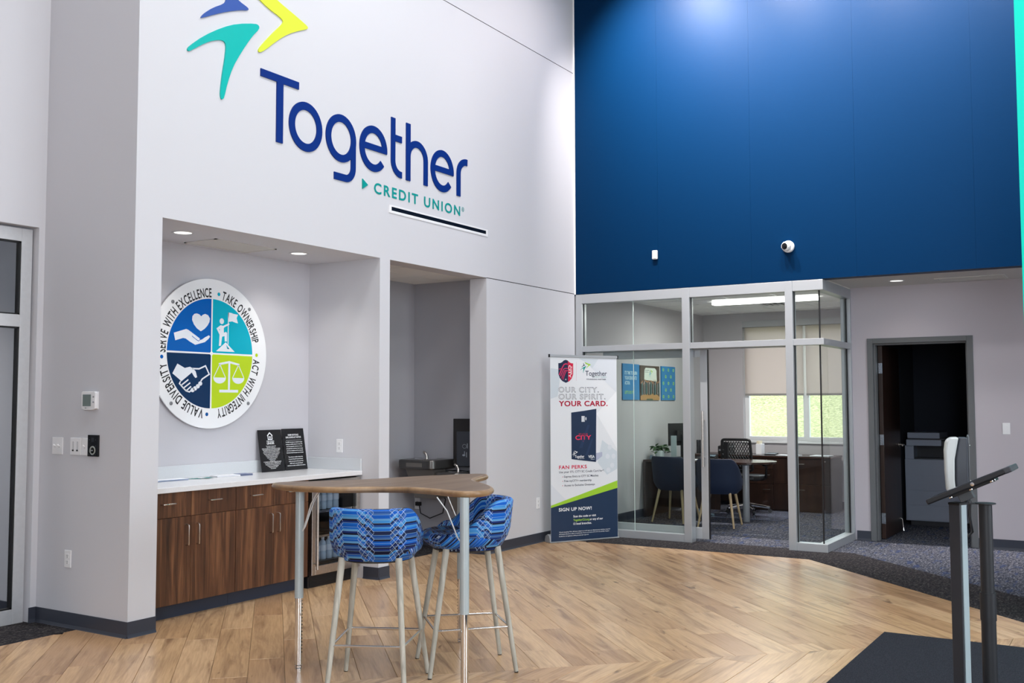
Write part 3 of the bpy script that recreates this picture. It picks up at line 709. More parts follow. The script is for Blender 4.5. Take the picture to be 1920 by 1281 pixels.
V.stroke([(-0.191, -0.126), (-0.123, -0.126), (-0.059, -0.101), (-0.02, -0.167), (-0.089, -0.205), (-0.105, -0.224)], .012, IW, 2)
for pts in ([(-0.303, -0.227), (-0.314, -0.245), (-0.298, -0.259)], [(-0.298, -0.259), (-0.228, -0.213)], [(-0.298, -0.259), (-0.275, -0.28), (-0.209, -0.238)], [(-0.275, -0.28), (-0.248, -0.301), (-0.2, -0.266)], [(-0.248, -0.301), (-0.215, -0.309), (-.19, -.29)]): V.stroke(pts, .011, IW, 2)
for x, y in ((-.110, -.242), (-.134, -.264), (-.161, -.281), (-.185, -.294)): V.ell(x, y, .020, .017, IW, 3)
V.stroke([(0.078, -0.083), (0.189, -0.063), (0.296, -0.083)], .017, IW, 2); V.stroke([(.188, -.066), (.187, -.301)], .02, IW, 3); V.stroke([(.087, -.3), (.287, -.3)], .022, IW, 2)
for xa, xb in ((.088, .088), (.287, .287)):
    V.poly(arc(xb, -.191, .066, .048, PI, 2 * PI, 16), IW, 2)
    for s_ in (-1, 1): V.stroke([(xa, -.084), (xb + s_ * .062, -.191)], .007, IW, 2)
def ring(t, a0, a1, r, cap):
    ws = []
    for c in t:
        if c == ' ': ws.append(.30)
        else:
            v = text2d(c, .02)[0]; ws.append((max(p[0] for p in v) - min(p[0] for p in v)))
    gap = .12; tot = sum(ws) + gap * (len(t) - 1); k_ = (a0 - a1) / tot; a = a0
    for c, w in zip(t, ws):
        mid = a - w * k_ / 2
        if c != ' ': V.text(c, r * math.cos(mid), r * math.sin(mid), cap, INKK, width=w * k_ * (r + cap / 2), align='C', rot=mid - PI / 2, bold=.02)
        a -= (w + gap) * k_
rad = math.radians
ring('SERVE WITH EXCELLENCE', rad(181), rad(91), .452, .070); ring('TAKE OWNERSHIP', rad(77.5), rad(13), .452, .070)
ring('ACT WITH INTEGRITY', rad(-4), rad(-82), .452, .070); ring('VALUE DIVERSITY', rad(-99), rad(-169), .452, .070)
for a, mm in ((82, Q[1]), (0.5, Q[3]), (-94.5, mat('sign_midblue', (20, 84, 150), .25)), (-175, Q[0])): V.ell(.487 * math.cos(rad(a)), .487 * math.sin(rad(a)), .015, .015, mm)
V.build('printed_face', vs)
for x, y in ((-.391, .385), (.398, .385), (-.391, -.398), (.399, -.4)):
    MB().lathe([(.0145, -.028), (.0145, .004), (.012, .006)], (VX, 5.645 + x, 1.893 + y), 20, ax=(1, 0, 0)).build('standoff', mat('standoff_grey', (128, 130, 134), .4, .3), vs, smooth=True)

# ------------------------------------------------------------------ niche: cabinets, counter, cooler
CT = mat('counter', (1, 1, 1)) if False else None
ct = thing('worktop', 'pale quartz worktop with upstand running across the niche above the walnut cabinets', 'worktop', (-6.07, 5.65, .915))
MB().box(-6.383, 4.515, .877, -5.75, 6.795, .915).build('slab', QUARTZ, ct, bevel=.003)
MB().box(-6.383, 4.515, .915, -6.365, 6.795, 1.015).build('upstand', QSPLASH, ct, bevel=.002)
MB().box(-6.365, 6.777, .915, -5.755, 6.795, 1.015).build('upstand', QSPLASH, ct, bevel=.002)
PULL = mat('satin_pull', (205, 198, 190), .25, 1.0)
def pull(p0, p1, par, out=.03, r=.005):
    a, b = Vector(p0), Vector(p1); n = Vector((out, 0, 0)); d_ = (b - a).normalized() * .012
    MB().tube([a, a + n * .65, a + n * .95 + d_ * .35, a + n + d_, b + n - d_, b + n * .95 - d_ * .35, b + n * .65, b], r, 8).build('handle', PULL, par, smooth=True)
CFX = -5.79
def cabinet(y0, ym, y1, label, hy):
    r = thing('base_cabinet', label, 'cabinet', (-6.08, (y0 + y1) / 2, 0))
    MB().box(-6.37, y0, .102, CFX, y1, .876).build('body', WALNUT, r)
    MB().box(-6.36, y0, .0, -5.845, y1, .102).build('toe_kick', mat('toe_kick_blue', (40, 48, 66), .5), r)
    for a, b in ((y0, ym), (ym, y1)):
        d_ = MB().box(CFX, a + .0015, .704, CFX + .02, b - .0015, .874).build('drawer', WALNUT, r, bevel=.001)
        c_ = (a + b) / 2; pull((CFX + .02, c_ - .055, .80), (CFX + .02, c_ + .055, .80), d_)
    for a, b, h in ((y0, ym, hy[0]), (ym, y1, hy[1])):
        d_ = MB().box(CFX, a + .0015, .104, CFX + .02, b - .0015, .701).build('door', WALNUT, r, bevel=.001)
        pull((CFX + .02, h, .50), (CFX + .02, h, .645), d_)
cabinet(4.552, 4.967, 5.384, 'walnut base cabinet under the worktop at the end by the column', (4.925, 5.018))
cabinet(5.386, 5.772, 6.155, 'walnut base cabinet under the worktop next to the glass-door drinks cooler', (5.735, 5.812))
MB_ = MB().box(-6.37, 4.514, .0, CFX + .018, 4.550, .876).build('filler_panel', WALNUT); tag(MB_, 'narrow walnut filler strip between the cabinets and the column side', 'panel')
fd = thing('drinks_cooler', 'black under-counter drinks cooler with steel-framed glass door', 'refrigerator', (-6.08, 6.48, 0))
FY0, FY1 = 6.185, 6.775
m = MB().box(-6.37, FY0, .09, -6.35, FY1, .865).box(-6.35, FY0, .09, -5.80, FY0 + .02, .865).box(-6.35, FY1 - .02, .09, -5.80, FY1, .865).box(-6.35, FY0, .845, -5.80, FY1, .865).box(-6.35, FY0, .09, -5.80, FY1, .20)
m.build('cabinet_shell', BLACK, fd)
g = MB().box(-6.30, FY0, .0, -5.80, FY1, .09)
for k_ in range(6): g.box(-5.80, FY0 + .02, .015 + k_ * .012, -5.795, FY1 - .02, .021 + k_ * .012)
g.build('toe_grille', BLACK, fd)
df = MB()
DX0, DX1 = -5.795, -5.755
for a, b, c_, d_ in ((FY0, .105, FY0 + .045, .862), (FY1 - .045, .105, FY1, .862), (FY0 + .045, .105, FY1 - .045, .175), (FY0 + .045, .81, FY1 - .045, .862)): df.box(DX0, a, b, DX1, c_, d_)
dr = df.build('door_frame', STEEL, fd, bevel=.002)
MB().box(-5.782, FY0 + .045, .175, -5.772, FY1 - .045, .81).build('glass_pane', glass('cooler_glass', (.74, .76, .78)), dr)
MB().tube([(-5.715, FY0 + .022, .155), (-5.715, FY0 + .022, .83)], .011, 12).tube([(-5.755, FY0 + .022, .20), (-5.715, FY0 + .022, .20)], .007, 8).tube([(-5.755, FY0 + .022, .79), (-5.715, FY0 + .022, .79)], .007, 8).build('handle', STEEL, dr, smooth=True)
for z in (.40, .60):
    s_ = MB()
    for k_ in range(9): s_.box(-6.34, FY0 + .03 + k_ * .066, z, -5.81, FY0 + .036 + k_ * .066, z + .005)
    s_.box(-5.815, FY0 + .02, z - .006, -5.80, FY1 - .02, z + .012); s_.build('shelf', CHROME, fd)
BOT = mat('bottle_clear', (176, 196, 214), .15, spec=.6); BLAB = mat('bottle_label', (206, 220, 236), .5); BCAP = mat('bottle_cap', (224, 232, 240), .4)
def bottle(loc, label, group):
    r = thing('water_bottle', label, 'bottle', loc, group)
    MB().lathe([(.028, 0), (.031, .006), (.031, .05), (.029, .06), (.031, .07), (.031, .12), (.026, .142), (.013, .158), (.012, .166)], loc, 16).build('body', BOT, r, smooth=True)
    MB().lathe([(.0315, .07), (.0318, .075), (.0318, .112), (.0315, .116)], loc, 16).build('paper_label', BLAB, r, smooth=True)
    MB().lathe([(.0135, .164), (.0145, .166), (.0145, .18), (.012, .182)], loc, 14).build('cap', BCAP, r, smooth=True)
    return r
for z, lb, gp in ((.2005, '%s water bottle from the door handle on the floor of the drinks cooler', 'bottles on the cooler floor'), (.613, '%s water bottle from the door handle on the upper drinks cooler shelf', 'bottles on the upper cooler shelf')):
    b0 = bottle((-5.87, FY0 + .10, z), lb % 'first', gp)
    for i, wd in enumerate(('second', 'third', 'fourth', 'fifth')): copy_thing(b0, (-5.87, FY0 + .175 + i * .075, z), label=lb % wd)
# black notices leaning on the upstand
def plaque(y0, y1, label, dz=0.0):
    r = thing('notice_board', label, 'sign', (-6.31, (y0 + y1) / 2, .9155))
    b0 = Vector((-6.303, y0, .9158)); up = Vector((-.062, 0, .352)).normalized(); h = .357 + dz
    nrm = Vector((0, 1, 0)).cross(up)
    MB().add([b0 + Vector((0, 0, 0)) + up * a + Vector((0, 1, 0)) * b + nrm * c for a in (0, h) for b in (0, y1 - y0) for c in (-.004, 0)], [(0, 1, 3, 2), (4, 6, 7, 5), (0, 4, 5, 1), (2, 3, 7, 6), (0, 2, 6, 4), (1, 5, 7, 3)]).build('board', BLACKG, r)
    return r, Print(b0, (0, 1, 0), up), y1 - y0, h
r, p, w, h = plaque(6.165, 6.434, 'black notice with white house emblem and small print, left of the leaning pair')
c = w / 2
p.stroke([(c - .03, h - .052), (c, h - .026), (c + .03, h - .052)], .009, INKW); p.stroke([(c - .023, h - .05), (c - .023, h - .082), (c + .023, h - .082), (c + .023, h - .05)], .008, INKW)
p.rect(c - .011, h - .062, c + .011, h - .056, INKW); p.rect(c - .011, h - .073, c + .011, h - .067, INKW)
p.text('EQUAL HOUSING', c, h - .103, .011, INKW, align='C', width=.085); p.text('LENDER', c, h - .124, .017, INKW, align='C', width=.085, bold=.018)
ls = [(.112, 'We Do Business in Accordance With'), (.10, 'Federal Fair Lending Laws'), (.215, 'UNDER THE FEDERAL FAIR HOUSING ACT, IT IS ILLEGAL,'), (.20, 'ON THE BASIS OF RACE, COLOR, NATIONAL ORIGIN,'), (.185, 'RELIGION, SEX, HANDICAP, OR FAMILIAL STATUS TO:'), (.19, 'Deny a loan for the purpose of purchasing, constructing,'), (.175, 'improving, repairing or maintaining a dwelling or'), (.15, 'deny any loan secured by a dwelling; or'), (.13, 'Discriminate in fixing the amount, interest rate,'), (.115, 'duration, application procedures'), (.08, 'or other terms of a loan'), (.06, 'in appraising property.'), (.205, 'IF YOU BELIEVE YOU HAVE BEEN DISCRIMINATED AGAINST,'), (.185, 'YOU SHOULD SEND A COMPLAINT TO:'), (.17, 'Assistant Secretary for Fair Housing and Equal Opportunity'), (.13, 'Department of Housing and Urban Development'), (.10, 'Washington, D.C. 20410'), (.06, 'For processing')]
for i, (wd, t) in enumerate(ls): p.text(t, c, h - .142 - i * .0112, .0066, INKW, width=wd, align='C', bold=.015)
p.build('white_lettering', r)
r, p, w, h = plaque(6.446, 6.712, 'black home mortgage disclosure notice leaning on the worktop, right of the pair', .004)
c = w / 2
p.text('HOME MORTGAGE', c, h - .062, .014, INKW, width=.128, align='C', bold=.018); p.text('DISCLOSURE ACT NOTICE', c, h - .083, .014, INKW, width=.185, align='C', bold=.018); p.rect(c - .095, h - .1025, c + .095, h - .101, INKW)
ls = ['The HMDA data about our residential mortgage', 'lending are available online for review. The', 'data show geographic distribution of loans', 'and applications; ethnicity, race, sex, age,', 'and income of applicants and borrowers; and', 'information about loan approvals and denials.', '', 'These data are available online at the', 'Consumer Financial Protection Bureau\'s', 'website (www.consumerfinance.gov/hmda).', 'HMDA data for many other financial', 'institutions are also available at this website.']
for i, t in enumerate(ls):
    if t: p.text(t, c, h - .122 - i * .0185, .0085, INKW, width=.0046 * len(t), align='C', bold=.016)
p.build('white_lettering', r)
# leaflets on the worktop
def sheaf(name, label, cat, pts, z0, n, mats_, group=None, dz=.0016):
    c_ = (sum(q[0] for q in pts) / 4, sum(q[1] for q in pts) / 4, z0); r = thing(name, label, cat, c_, group)
    for i in range(n):
        j = random.uniform(-.004, .004); MB().prism([(x + j, y + j * .7, z0 + i * dz) for x, y in pts], (0, 0, dz * .8)).build('sheet', mats_[i % len(mats_)], r)
    return r
LB = mat('leaflet_blue', (120, 146, 190), .5); LT = mat('leaflet_teal', (0, 122, 118), .5); LW = mat('leaflet_white', (236, 238, 242), .5); LS = mat('leaflet_slate', (118, 128, 160), .5)
sheaf('leaflet_stack', 'stack of pale blue leaflets near the switch end of the worktop', 'leaflets', [(-6.33, 5.02), (-6.21, 5.0), (-6.19, 5.30), (-6.31, 5.32)], .9155, 6, [LB, LW])
r = thing('business_cards', 'small fan of teal and white cards on the worktop between two leaflet stacks', 'cards', (-6.2, 5.45, .9155))
for i in range(5):
    a = -.5 + i * .22; c_ = Vector((-6.24 + i * .012, 5.40 + i * .022, .916 + i * .0012)); MB().obox(c_, (math.cos(a), math.sin(a), 0), (-math.sin(a), math.cos(a), 0), (0, 0, 1), .055, .09, .001).build('card', LT if i != 3 else LW, r)
sheaf('leaflet_stack', 'stack of white leaflets with slate blue ends between the cards and the notices', 'leaflets', [(-6.30, 5.60), (-6.19, 5.58), (-6.17, 5.80), (-6.28, 5.82)], .9155, 7, [LW])
sheaf('leaflet_stack', 'slate blue leaflets overlapping the white stack beside the black notices', 'leaflets', [(-6.275, 5.826), (-6.165, 5.804), (-6.155, 5.92), (-6.265, 5.94)], .9155, 8, [LS])

# ------------------------------------------------------------------ wall plates
def plate(loc, u, n, w, h, label, kind, group=None, cat='switch'):
    """loc centre on wall, u horizontal direction, n outward normal"""
    u = Vector(u); n = Vector(n); z = Vector((0, 0, 1)); loc = Vector(loc); r = thing({'outlet': 'power_outlet', 'blank': 'switch_plate'}.get(kind, 'light_switch'), label, cat, loc, group)
    MB().obox(loc + n * .003, u, n, z, w, .006, h).build('cover_plate', WHITE, r, bevel=.002)
    if kind == 'outlet':
        for s_ in (-1, 1):
            MB().obox(loc + n * .0068 + z * (s_ * .02), u, n, z, .032, .002, .028).build('socket', WHITE, r, bevel=.0008)
            for k_ in (-1, 1): MB().obox(loc + n * .008 + z * (s_ * .02 + .003) + u * (k_ * .006), u, n, z, .0022, .0012, .009).build('slot', BLACK, r)
            MB().obox(loc + n * .008 + z * (s_ * .02 - .008), u, n, z, .005, .0012, .005).build('slot', BLACK, r)
    else:
        xs = {'toggle2': (-.023, .023), 'toggle1': (0,), 'slider2': (-.023, .023), 'blank': (0,)}[kind]
        for x in xs:
            if kind.startswith('toggle'):
                MB().obox(loc + n * .0065 + u * x, u, n, z, .011, .002, .025).build('switch_slot', mat('plate_shadow', (200, 200, 204), .4), r)
                MB().obox(loc + n * .012 + u * x + z * .004, u, (n + z * .6), z - n * .6, .008, .020, .010).build('toggle', WHITE, r, bevel=.001)
            elif kind == 'slider2':
                MB().obox(loc + n * .0065 + u * x, u, n, z, .017, .002, .066).build('slider_track', mat('plate_shadow', (200, 200, 204), .4), r)
                MB().obox(loc + n * .009 + u * x - z * .027, u, n, z, .012, .006, .010).build('slider_knob', BLACK, r)
            else:
                MB().obox(loc + n * .0068 + u * x, u, n, z, .034, .003, .067).build('rocker', WHITE, r, bevel=.001)
    return r
U, N = (1, 0, 0), (0, -1, 0)
plate((-6.334, YT, 1.208), U, N, .115, .115, 'white double toggle switch plate, the one nearest the storefront frame', 'toggle2')
plate((-6.135, YT, 1.208), U, N, .115, .115, 'white plate with two dimmer sliders between the toggle switches', 'slider2')
plate((-6.035, YT, 1.208), U, N, .070, .115, 'white single toggle switch plate touching the black round-dial control', 'toggle1')
plate((-6.193, YT, .454), U, N, .070, .115, 'white power outlet low on the grey wall below the switches', 'outlet', cat='outlet')
plate((-6.01, 6.797, 1.121), U, N, .070, .115, 'white power outlet on the niche side wall above the worktop upstand', 'outlet', cat='outlet')
plate((XW, 9.46, .42), (0, 1, 0), (1, 0, 0), .070, .115, 'white power outlet low on the white wall beside the roll-up banner', 'outlet', cat='outlet')
plate((-1.224, YR, 1.22), U, N, .070, .115, 'white rocker switch plate right of the dark doorway', 'blank')
r = thing('dial_control', 'black wall control with a round glowing ring dial, beside the white switches', 'control panel', (-5.940, YT, 1.216))
MB().box(-5.998, YT - .012, 1.145, -5.888, YT, 1.287).build('body', BLACKG, r, bevel=.002)
m = MB(); m.lathe([(.021, 0), (.029, 0), (.029, .003), (.021, .003), (.021, 0)], (-5.943, YT - .012, 1.185), 32, ax=(0, -1, 0)); m.build('ring_dial', mat('ring_grey', (168, 172, 168), .3), r, smooth=True)
MB().lathe([(.013, 0), (.013, .004), (.011, .005)], (-5.943, YT - .012, 1.185), 24, ax=(0, -1, 0)).build('knob', BLACK, r, smooth=True)
p = Print((-5.943, YT - .0122, 1.185), U, (0, 0, 1)); p.rect(-.009, -.0012, .009, .0012, INKW, 12)
for x, y in ((-.035, .07), (.03, .07), (-.035, -.028), (.03, -.028), (.03, .03)): p.ell(x, y, .003, .003, INKG)
p.rect(-.014, .055, .014, .085, mat('dim_display', (34, 38, 44), .3)); p.build('printed_marks', r)
r = thing('thermostat', 'white wall thermostat with a grey-green screen above the switches', 'thermostat', (-5.986, YT, 1.513))
MB().box(-6.045, YT - .006, 1.457, -5.905, YT, 1.575).build('back_plate', WHITE, r, bevel=.003)
MB().prism([(x, YT - .006, z) for x, z in smoothpoly([(-6.05, 1.452), (-5.91, 1.452), (-5.91, 1.578), (-6.05, 1.578)], 2)] and [(-6.052 + .0, YT - .006, 1.462), (-6.02, YT - .006, 1.452), (-5.94, YT - .006, 1.452), (-5.908, YT - .006, 1.462), (-5.905, YT - .006, 1.565), (-5.915, YT - .006, 1.576), (-6.045, YT - .006, 1.576), (-6.055, YT - .006, 1.565)], (0, -.022, 0)).build('housing', WHITE, r, bevel=.004)
MB().box(-6.035, YT - .030, 1.478, -5.950, YT - .0275, 1.556).build('screen', mat('lcd', (116, 130, 128), .2), r)
for z in (1.535, 1.500): MB().box(-5.930, YT - .0305, z, -5.916, YT - .027, z + .010).build('button', mat('button_grey', (150, 152, 158), .4), r)
Print((-6.01, YT - .0285, 1.462), U, (0, 0, 1)).rect(0, 0, .006, .008, INKG).rect(.009, .003, .022, .005, INKG).build('small_mark', r)

# ------------------------------------------------------------------ recessed lights, access panels, sensors
def downlight(x, y, z, label, e, group):
    r = thing('recessed_light', label, 'ceiling light', (x, y, z), group)
    MB().lathe([(.062, .004), (.066, -.003), (.080, -.004), (.083, 0), (.083, .002)], (x, y, z), 40).build('trim_ring', ALU, r, smooth=True)
    MB().lathe([(.063, .001), (.045, .0006), (0, .0004)], (x, y, z - .002), 40).build('lens', emit('downlight_lens', (255, 250, 244), 1.6), r)
    light('SPOT', 'downlight_lamp', (x, y, z - .02), e, (1, .95, .9), aim=(x, y, 0), spot_size=2.2, spot_blend=.9, shadow_soft_size=.05)
downlight(-5.95, 5.003, ZS, 'recessed round downlight in the niche ceiling at the end by the column', 17, 'niche downlights')
downlight(-5.977, 6.231, ZS, 'recessed round downlight in the niche ceiling at the end by the alcove', 17, 'niche downlights')
downlight(-2.159, 10.983, ZS, 'recessed round downlight in the soffit outside the dark doorway', 6, None)
def panel(x0, y0, x1, y1, label):
    r = thing('access_panel', label, 'panel', ((x0 + x1) / 2, (y0 + y1) / 2, ZS)); m_ = MB()
    for a, b, c_, d_ in ((x0, y0, x1, y0 + .02), (x0, y1 - .02, x1, y1), (x0, y0, x0 + .02, y1), (x1 - .02, y0, x1, y1)): m_.box(a, b, ZS - .006, c_, d_, ZS)
    m_.build('frame', CEIL, r); MB().box(x0 + .022, y0 + .022, ZS - .003, x1 - .022, y1 - .022, ZS).build('door', CEIL, r)
panel(-6.30, 5.31, -5.95, 5.95, 'flush square access panel in the niche ceiling between the two downlights')
r = thing('slot_vent', 'flush grey air grille in the soffit above the light switch by the doorway', 'vent', (-1.48, 11.14, ZS)); m = MB()
for a, b, c_, d_ in ((-1.80, 10.99, -1.15, 11.02), (-1.80, 11.26, -1.15, 11.29), (-1.80, 11.02, -1.77, 11.26), (-1.18, 11.02, -1.15, 11.26)): m.box(a, b, ZS - .007, c_, d_, ZS)
m.build('frame', CEIL, r)
for k_ in range(7): MB().box(-1.765, 11.03 + k_ * .033, ZS - .005, -1.185, 11.048 + k_ * .033, ZS).build('blade', CEIL, r)
r = thing('security_camera', 'white dome security camera with a dark lens low on the blue wall', 'camera', (-3.083, YB, 3.085))
cc = Vector((-3.075, YB, 3.085)); ax = Vector((-.35, -1, -.12)).normalized()
MB().lathe([(.062, 0), (.062, .018), (.056, .026), (.0, .03)], cc, 32, ax=(0, -1, 0)).build('base', WHITE, r, smooth=True)
MB().lathe([(0, -.03), (.03, -.026), (.045, -.01), (.05, .01), (.047, .03), (.040, .042), (.036, .044)], cc + Vector((0, -.05, 0)) , 32, ax=ax).build('dome', WHITE, r, smooth=True, angle=1.2)
MB().lathe([(.035, 0), (.032, .004), (0, .007)], cc + Vector((0, -.05, 0)) + ax * .043, 28, ax=ax).build('lens', BLACKG, r, smooth=True)
r = thing('motion_sensor', 'small white motion sensor box on the blue wall above the glass office', 'sensor', (-4.553, YB, 3.112))
MB().box(-4.583, YB - .03, 3.065, -4.523, YB, 3.165).build('housing', WHITE, r, bevel=.008); MB().box(-4.573, YB - .034, 3.075, -4.533, YB - .028, 3.105).build('lens', mat('sensor_lens', (214, 212, 208), .3), r, bevel=.004)

# ------------------------------------------------------------------ dark doorway and copier room
d3 = sroot('door_3', (-2.04, YR, 0))
for x0, x1, z0, z1 in ((-2.572, -2.515, 0, 2.18), (-1.595 + .02, -1.512, 0, 2.18), (-2.515, -1.575, 2.125, 2.18)): MB().box(x0, YR - .014, z0, x1, YR + .134, z1).build('frame', DGREY, d3, bevel=.003)
for x0, x1, z0, z1 in ((-2.515, -2.498, 0, 2.125), (-1.592, -1.575, 0, 2.125), (-2.498, -1.592, 2.108, 2.125)): MB().box(x0, YR + .045, z0, x1, YR + .134, z1).build('door_stop', DGREY, d3)
LX0, LX1 = -2.495, -2.451
lf = MB().box(LX0, 11.60, .012, LX1, 12.47, 2.11).build('leaf', ESPRESSO, d3, bevel=.001)
GALV = mat('galvanised_hinge', (150, 158, 168), .35, .9, noise=(90, .3))
for z in (1.86, 1.08, .23): MB().box(LX0 + .003, 11.594, z - .057, LX1 - .001, 11.601, z + .057).tube([(LX1 - .004, 11.590, z - .057), (LX1 - .004, 11.590, z + .057)], .006, 8).build('hinge', GALV, lf)
MB().tube([(LX1, 12.40, 1.0), (LX1 + .05, 12.40, 1.0), (LX1 + .055, 12.385, 1.0), (LX1 + .055, 12.29, .995)], .009, 8).build('lever_handle', STEEL, lf, smooth=True)
MB().lathe([(.028, 0), (.028, .006), (.02, .009)], (LX1, 12.40, 1.0), 20, ax=(1, 0, 0)).build('handle_rose', STEEL, lf, smooth=True)
MB().tube([(LX1, 12.38, .16), (LX1 + .02, 12.37, .15), (LX1 + .035, 12.36, .02)], .006, 8).lathe([(.012, 0), (.012, .014)], (LX1 + .035, 12.36, .002), 12).build('kick_stop', CHROME, lf, smooth=True)
cp = thing('copier', 'grey office copier standing in the dark room behind the open door', 'copier', (-2.1, 13.4, 0))
CG = mat('copier_grey', (150, 158, 176), .5); CD = mat('copier_dark', (38, 40, 48), .5)
CX0, CX1, CY = -2.53, -1.72, 13.1
MB().box(CX0, CY, .06, CX1, 13.75, .80).build('body', CG, cp, bevel=.006)
for z in (.22, .40, .58): MB().box(CX0 + .012, CY - .008, z - .15 if z > .3 else .075, CX1 - .012, CY, z + .02).build('tray', CG, cp, bevel=.002)
MB().box(CX0 + .05, CY + .03, .002, CX1 - .05, 13.7, .06).build('plinth', CD, cp)
MB().box(CX0, CY + .03, .80, CX0 + .10, 13.75, .96).build('side_post', CG, cp); MB().box(CX0 + .10, CY + .25, .80, CX1, 13.75, .96).build('output_bay', CD, cp)
MB().box(CX0 + .10, CY + .06, .80, CX1, CY + .25, .815).build('output_tray', CD, cp)
MB().box(CX0 + .02, CY + .0, .96, CX0 + .42, 13.75, 1.035).build('scanner_base', CG, cp, bevel=.006)
MB().box(CX0 + .42, CY + .03, .96, CX1, 13.75, 1.02).build('scanner_side', CD, cp)
MB().box(CX0 + .03, CY + .02, 1.05, CX0 + .40, 13.70, 1.12).build('document_feeder', CG, cp, bevel=.008); MB().box(CX0 + .03, CY + .03, 1.036, CX1, 13.70, 1.05).build('lid_gap', CD, cp)
MB().obox((CX1 - .17, CY - .02, 1.0), (1, 0, 0), (0, 1, .5), (0, -.5, 1), .22, .12, .04).build('control_panel', CG, cp, bevel=.004)

# ------------------------------------------------------------------ drinking fountain in the alcove
df_ = thing('drinking_fountain', 'two-level steel drinking fountain with bottle filler on the alcove wall', 'fountain', (-6.2, 8.6, .8))
DST = mat('dark_steel', (104, 102, 100), .32, .85); DST2 = mat('fountain_panel', (120, 116, 112), .5, .3)
def basin(x0, x1, y0, z1):
    c_ = .07; pl = [(x0, 8.69), (x0, y0 + c_)] + [(x0 + c_ - c_ * math.cos(a * PI / 12), y0 + c_ - c_ * math.sin(a * PI / 12)) for a in range(1, 6)] + [(x0 + c_, y0), (x1 - c_, y0)] + [(x1 - c_ + c_ * math.sin(a * PI / 12), y0 + c_ - c_ * math.cos(a * PI / 12)) for a in range(1, 6)] + [(x1, y0 + c_), (x1, 8.69)]
    MB().prism([(x, y, z1 - .095) for x, y in pl], (0, 0, .095)).build('basin', DST, df_, bevel=.012, smooth=True)
    MB().box((x0 + x1) / 2 - .1, y0 - .001, z1 - .07, (x0 + x1) / 2 + .1, y0 - .004 + .02, z1 - .03).build('push_bar', DST2, df_)
    k_ = Vector(((x0 + x1) / 2 + .02, y0 + .13, z1)); sh = MB()
    sh.lathe([(.12, .001), (.11, .006), (.095, .002)], k_ + Vector((-.03, .09, 0)), 28); sh.build('bowl_rim', CHROME, df_, smooth=True)
    MB().tube([k_ + Vector((.03, .02, 0)), k_ + Vector((.03, .02, .035)), k_ + Vector((.015, .02, .06)), k_ + Vector((-.012, .02, .075))], [.014, .013, .014, .012], 10).build('spout', STEEL, df_, smooth=True)
    MB().prism([(x0 + .05, y0 + .09, z1 - .095), (x1 - .05, y0 + .09, z1 - .095), (x1 - .09, y0 + .2, z1 - .40), (x0 + .09, y0 + .2, z1 - .40)], (0, 8.69 - y0 - .2, 0)).build('skirt', DST2, df_)
basin(-6.56, -6.10, 8.28, .915); basin(-6.09, -5.79, 8.28, .80)
MB().box(-6.07, 8.60, .84, -5.79, 8.69, 1.33).build('bottle_filler', mat('filler_black', (34, 32, 32), .25), df_, bevel=.004)
MB().box(-6.02, 8.588, .85, -5.82, 8.602, 1.20).build('filler_recess', mat('filler_grey', (70, 74, 82), .35, .4), df_, bevel=.004)
p = Print((-5.92, 8.5875, 1.05), U, (0, 0, 1)); IG = mat('filler_icon', (150, 160, 172), .4)
p.stroke(arc(0, .0, .025, .02, 0, 2 * PI, 20, False), .004, IG, 1, True).rect(.03, -.02, .04, .03, IG).ell(-.01, -.09, .018, .01, IG).rect(-.004, -.085, .004, -.05, IG).rect(.02, -.11, .03, -.06, IG).build('printed_icons', df_)
MB().tube([(-6.3, 8.685, .58), (-6.18, 8.62, .50), (-6.2, 8.60, .36), (-6.35, 8.58, .30), (-6.5, 8.62, .34), (-6.575, 8.69, .43)], .006, 8).build('power_cord', BLACK, df_, smooth=True)
MB().box(-6.60, 8.655, .41, -6.54, 8.69, .45).build('plug', BLACK, df_, bevel=.003)
plate((-6.60, 8.70, .43), U, N, .070, .115, 'white power outlet low in the alcove with the fountain cord plugged in', 'outlet', cat='outlet')

# ------------------------------------------------------------------ roll-up banner
BA, BU = Vector((-5.43, 9.494, 0)), Vector((.49, .872, 0)).normalized(); BN = BU.cross(Vector((0, 0, 1)))
bn = thing('banner_stand', 'tall roll-up banner with a navy bank card print in front of the glass office', 'banner', (-5.22, 9.87, 0))
bl = .86
m = MB(); prof = [(-.105, .008), (-.11, .03), (-.095, .07), (-.05, .09), (-.012, .075), (-.003, .045), (-.003, .014), (.014, .012), (.014, .003), (-.09, .003)]
m.prism([BA - BU * .012 + BN * x + Vector((0, 0, z)) for x, z in prof], BU * (bl + .024)); m.build('base', ALU_S, bn, bevel=.002)
for t in (.08, .78): MB().obox(BA + BU * t + Vector((0, 0, .0016)) - BN * .04, BU, BN, (0, 0, 1), .02, .10, .0025).build('foot', BLACK, bn)
MB().obox(BA + BU * (bl / 2) + Vector((0, 0, 1.995)), BU, BN, (0, 0, 1), bl + .02, .016, .028).build('top_bar', ALU_S, bn, bevel=.003)
for t in (-.012, bl + .012): MB().obox(BA + BU * t + Vector((0, 0, 1.996)), BU, BN, (0, 0, 1), .012, .02, .034).build('end_cap', GASKET, bn)
MB().tube([BA + BU * (bl / 2) - BN * .02 + Vector((0, 0, .06)), BA + BU * (bl / 2) - BN * .02 + Vector((0, 0, 1.99))], .01, 8).build('pole', ALU_S, bn)
MB().obox(BA + BU * (bl / 2) + Vector((0, 0, .999)), BU, BN, (0, 0, 1), bl, .003, 1.968).build('graphic_sheet', mat('banner_white', (222, 226, 231), .45), bn)
p = Print(BA + BN * .0018, BU, (0, 0, 1))
T1 = mat('banner_tint', (200, 210, 218), .45); T2 = mat('banner_tint_light', (212, 218, 226), .45); T3 = mat('banner_tint_white', (233, 236, 240), .45)
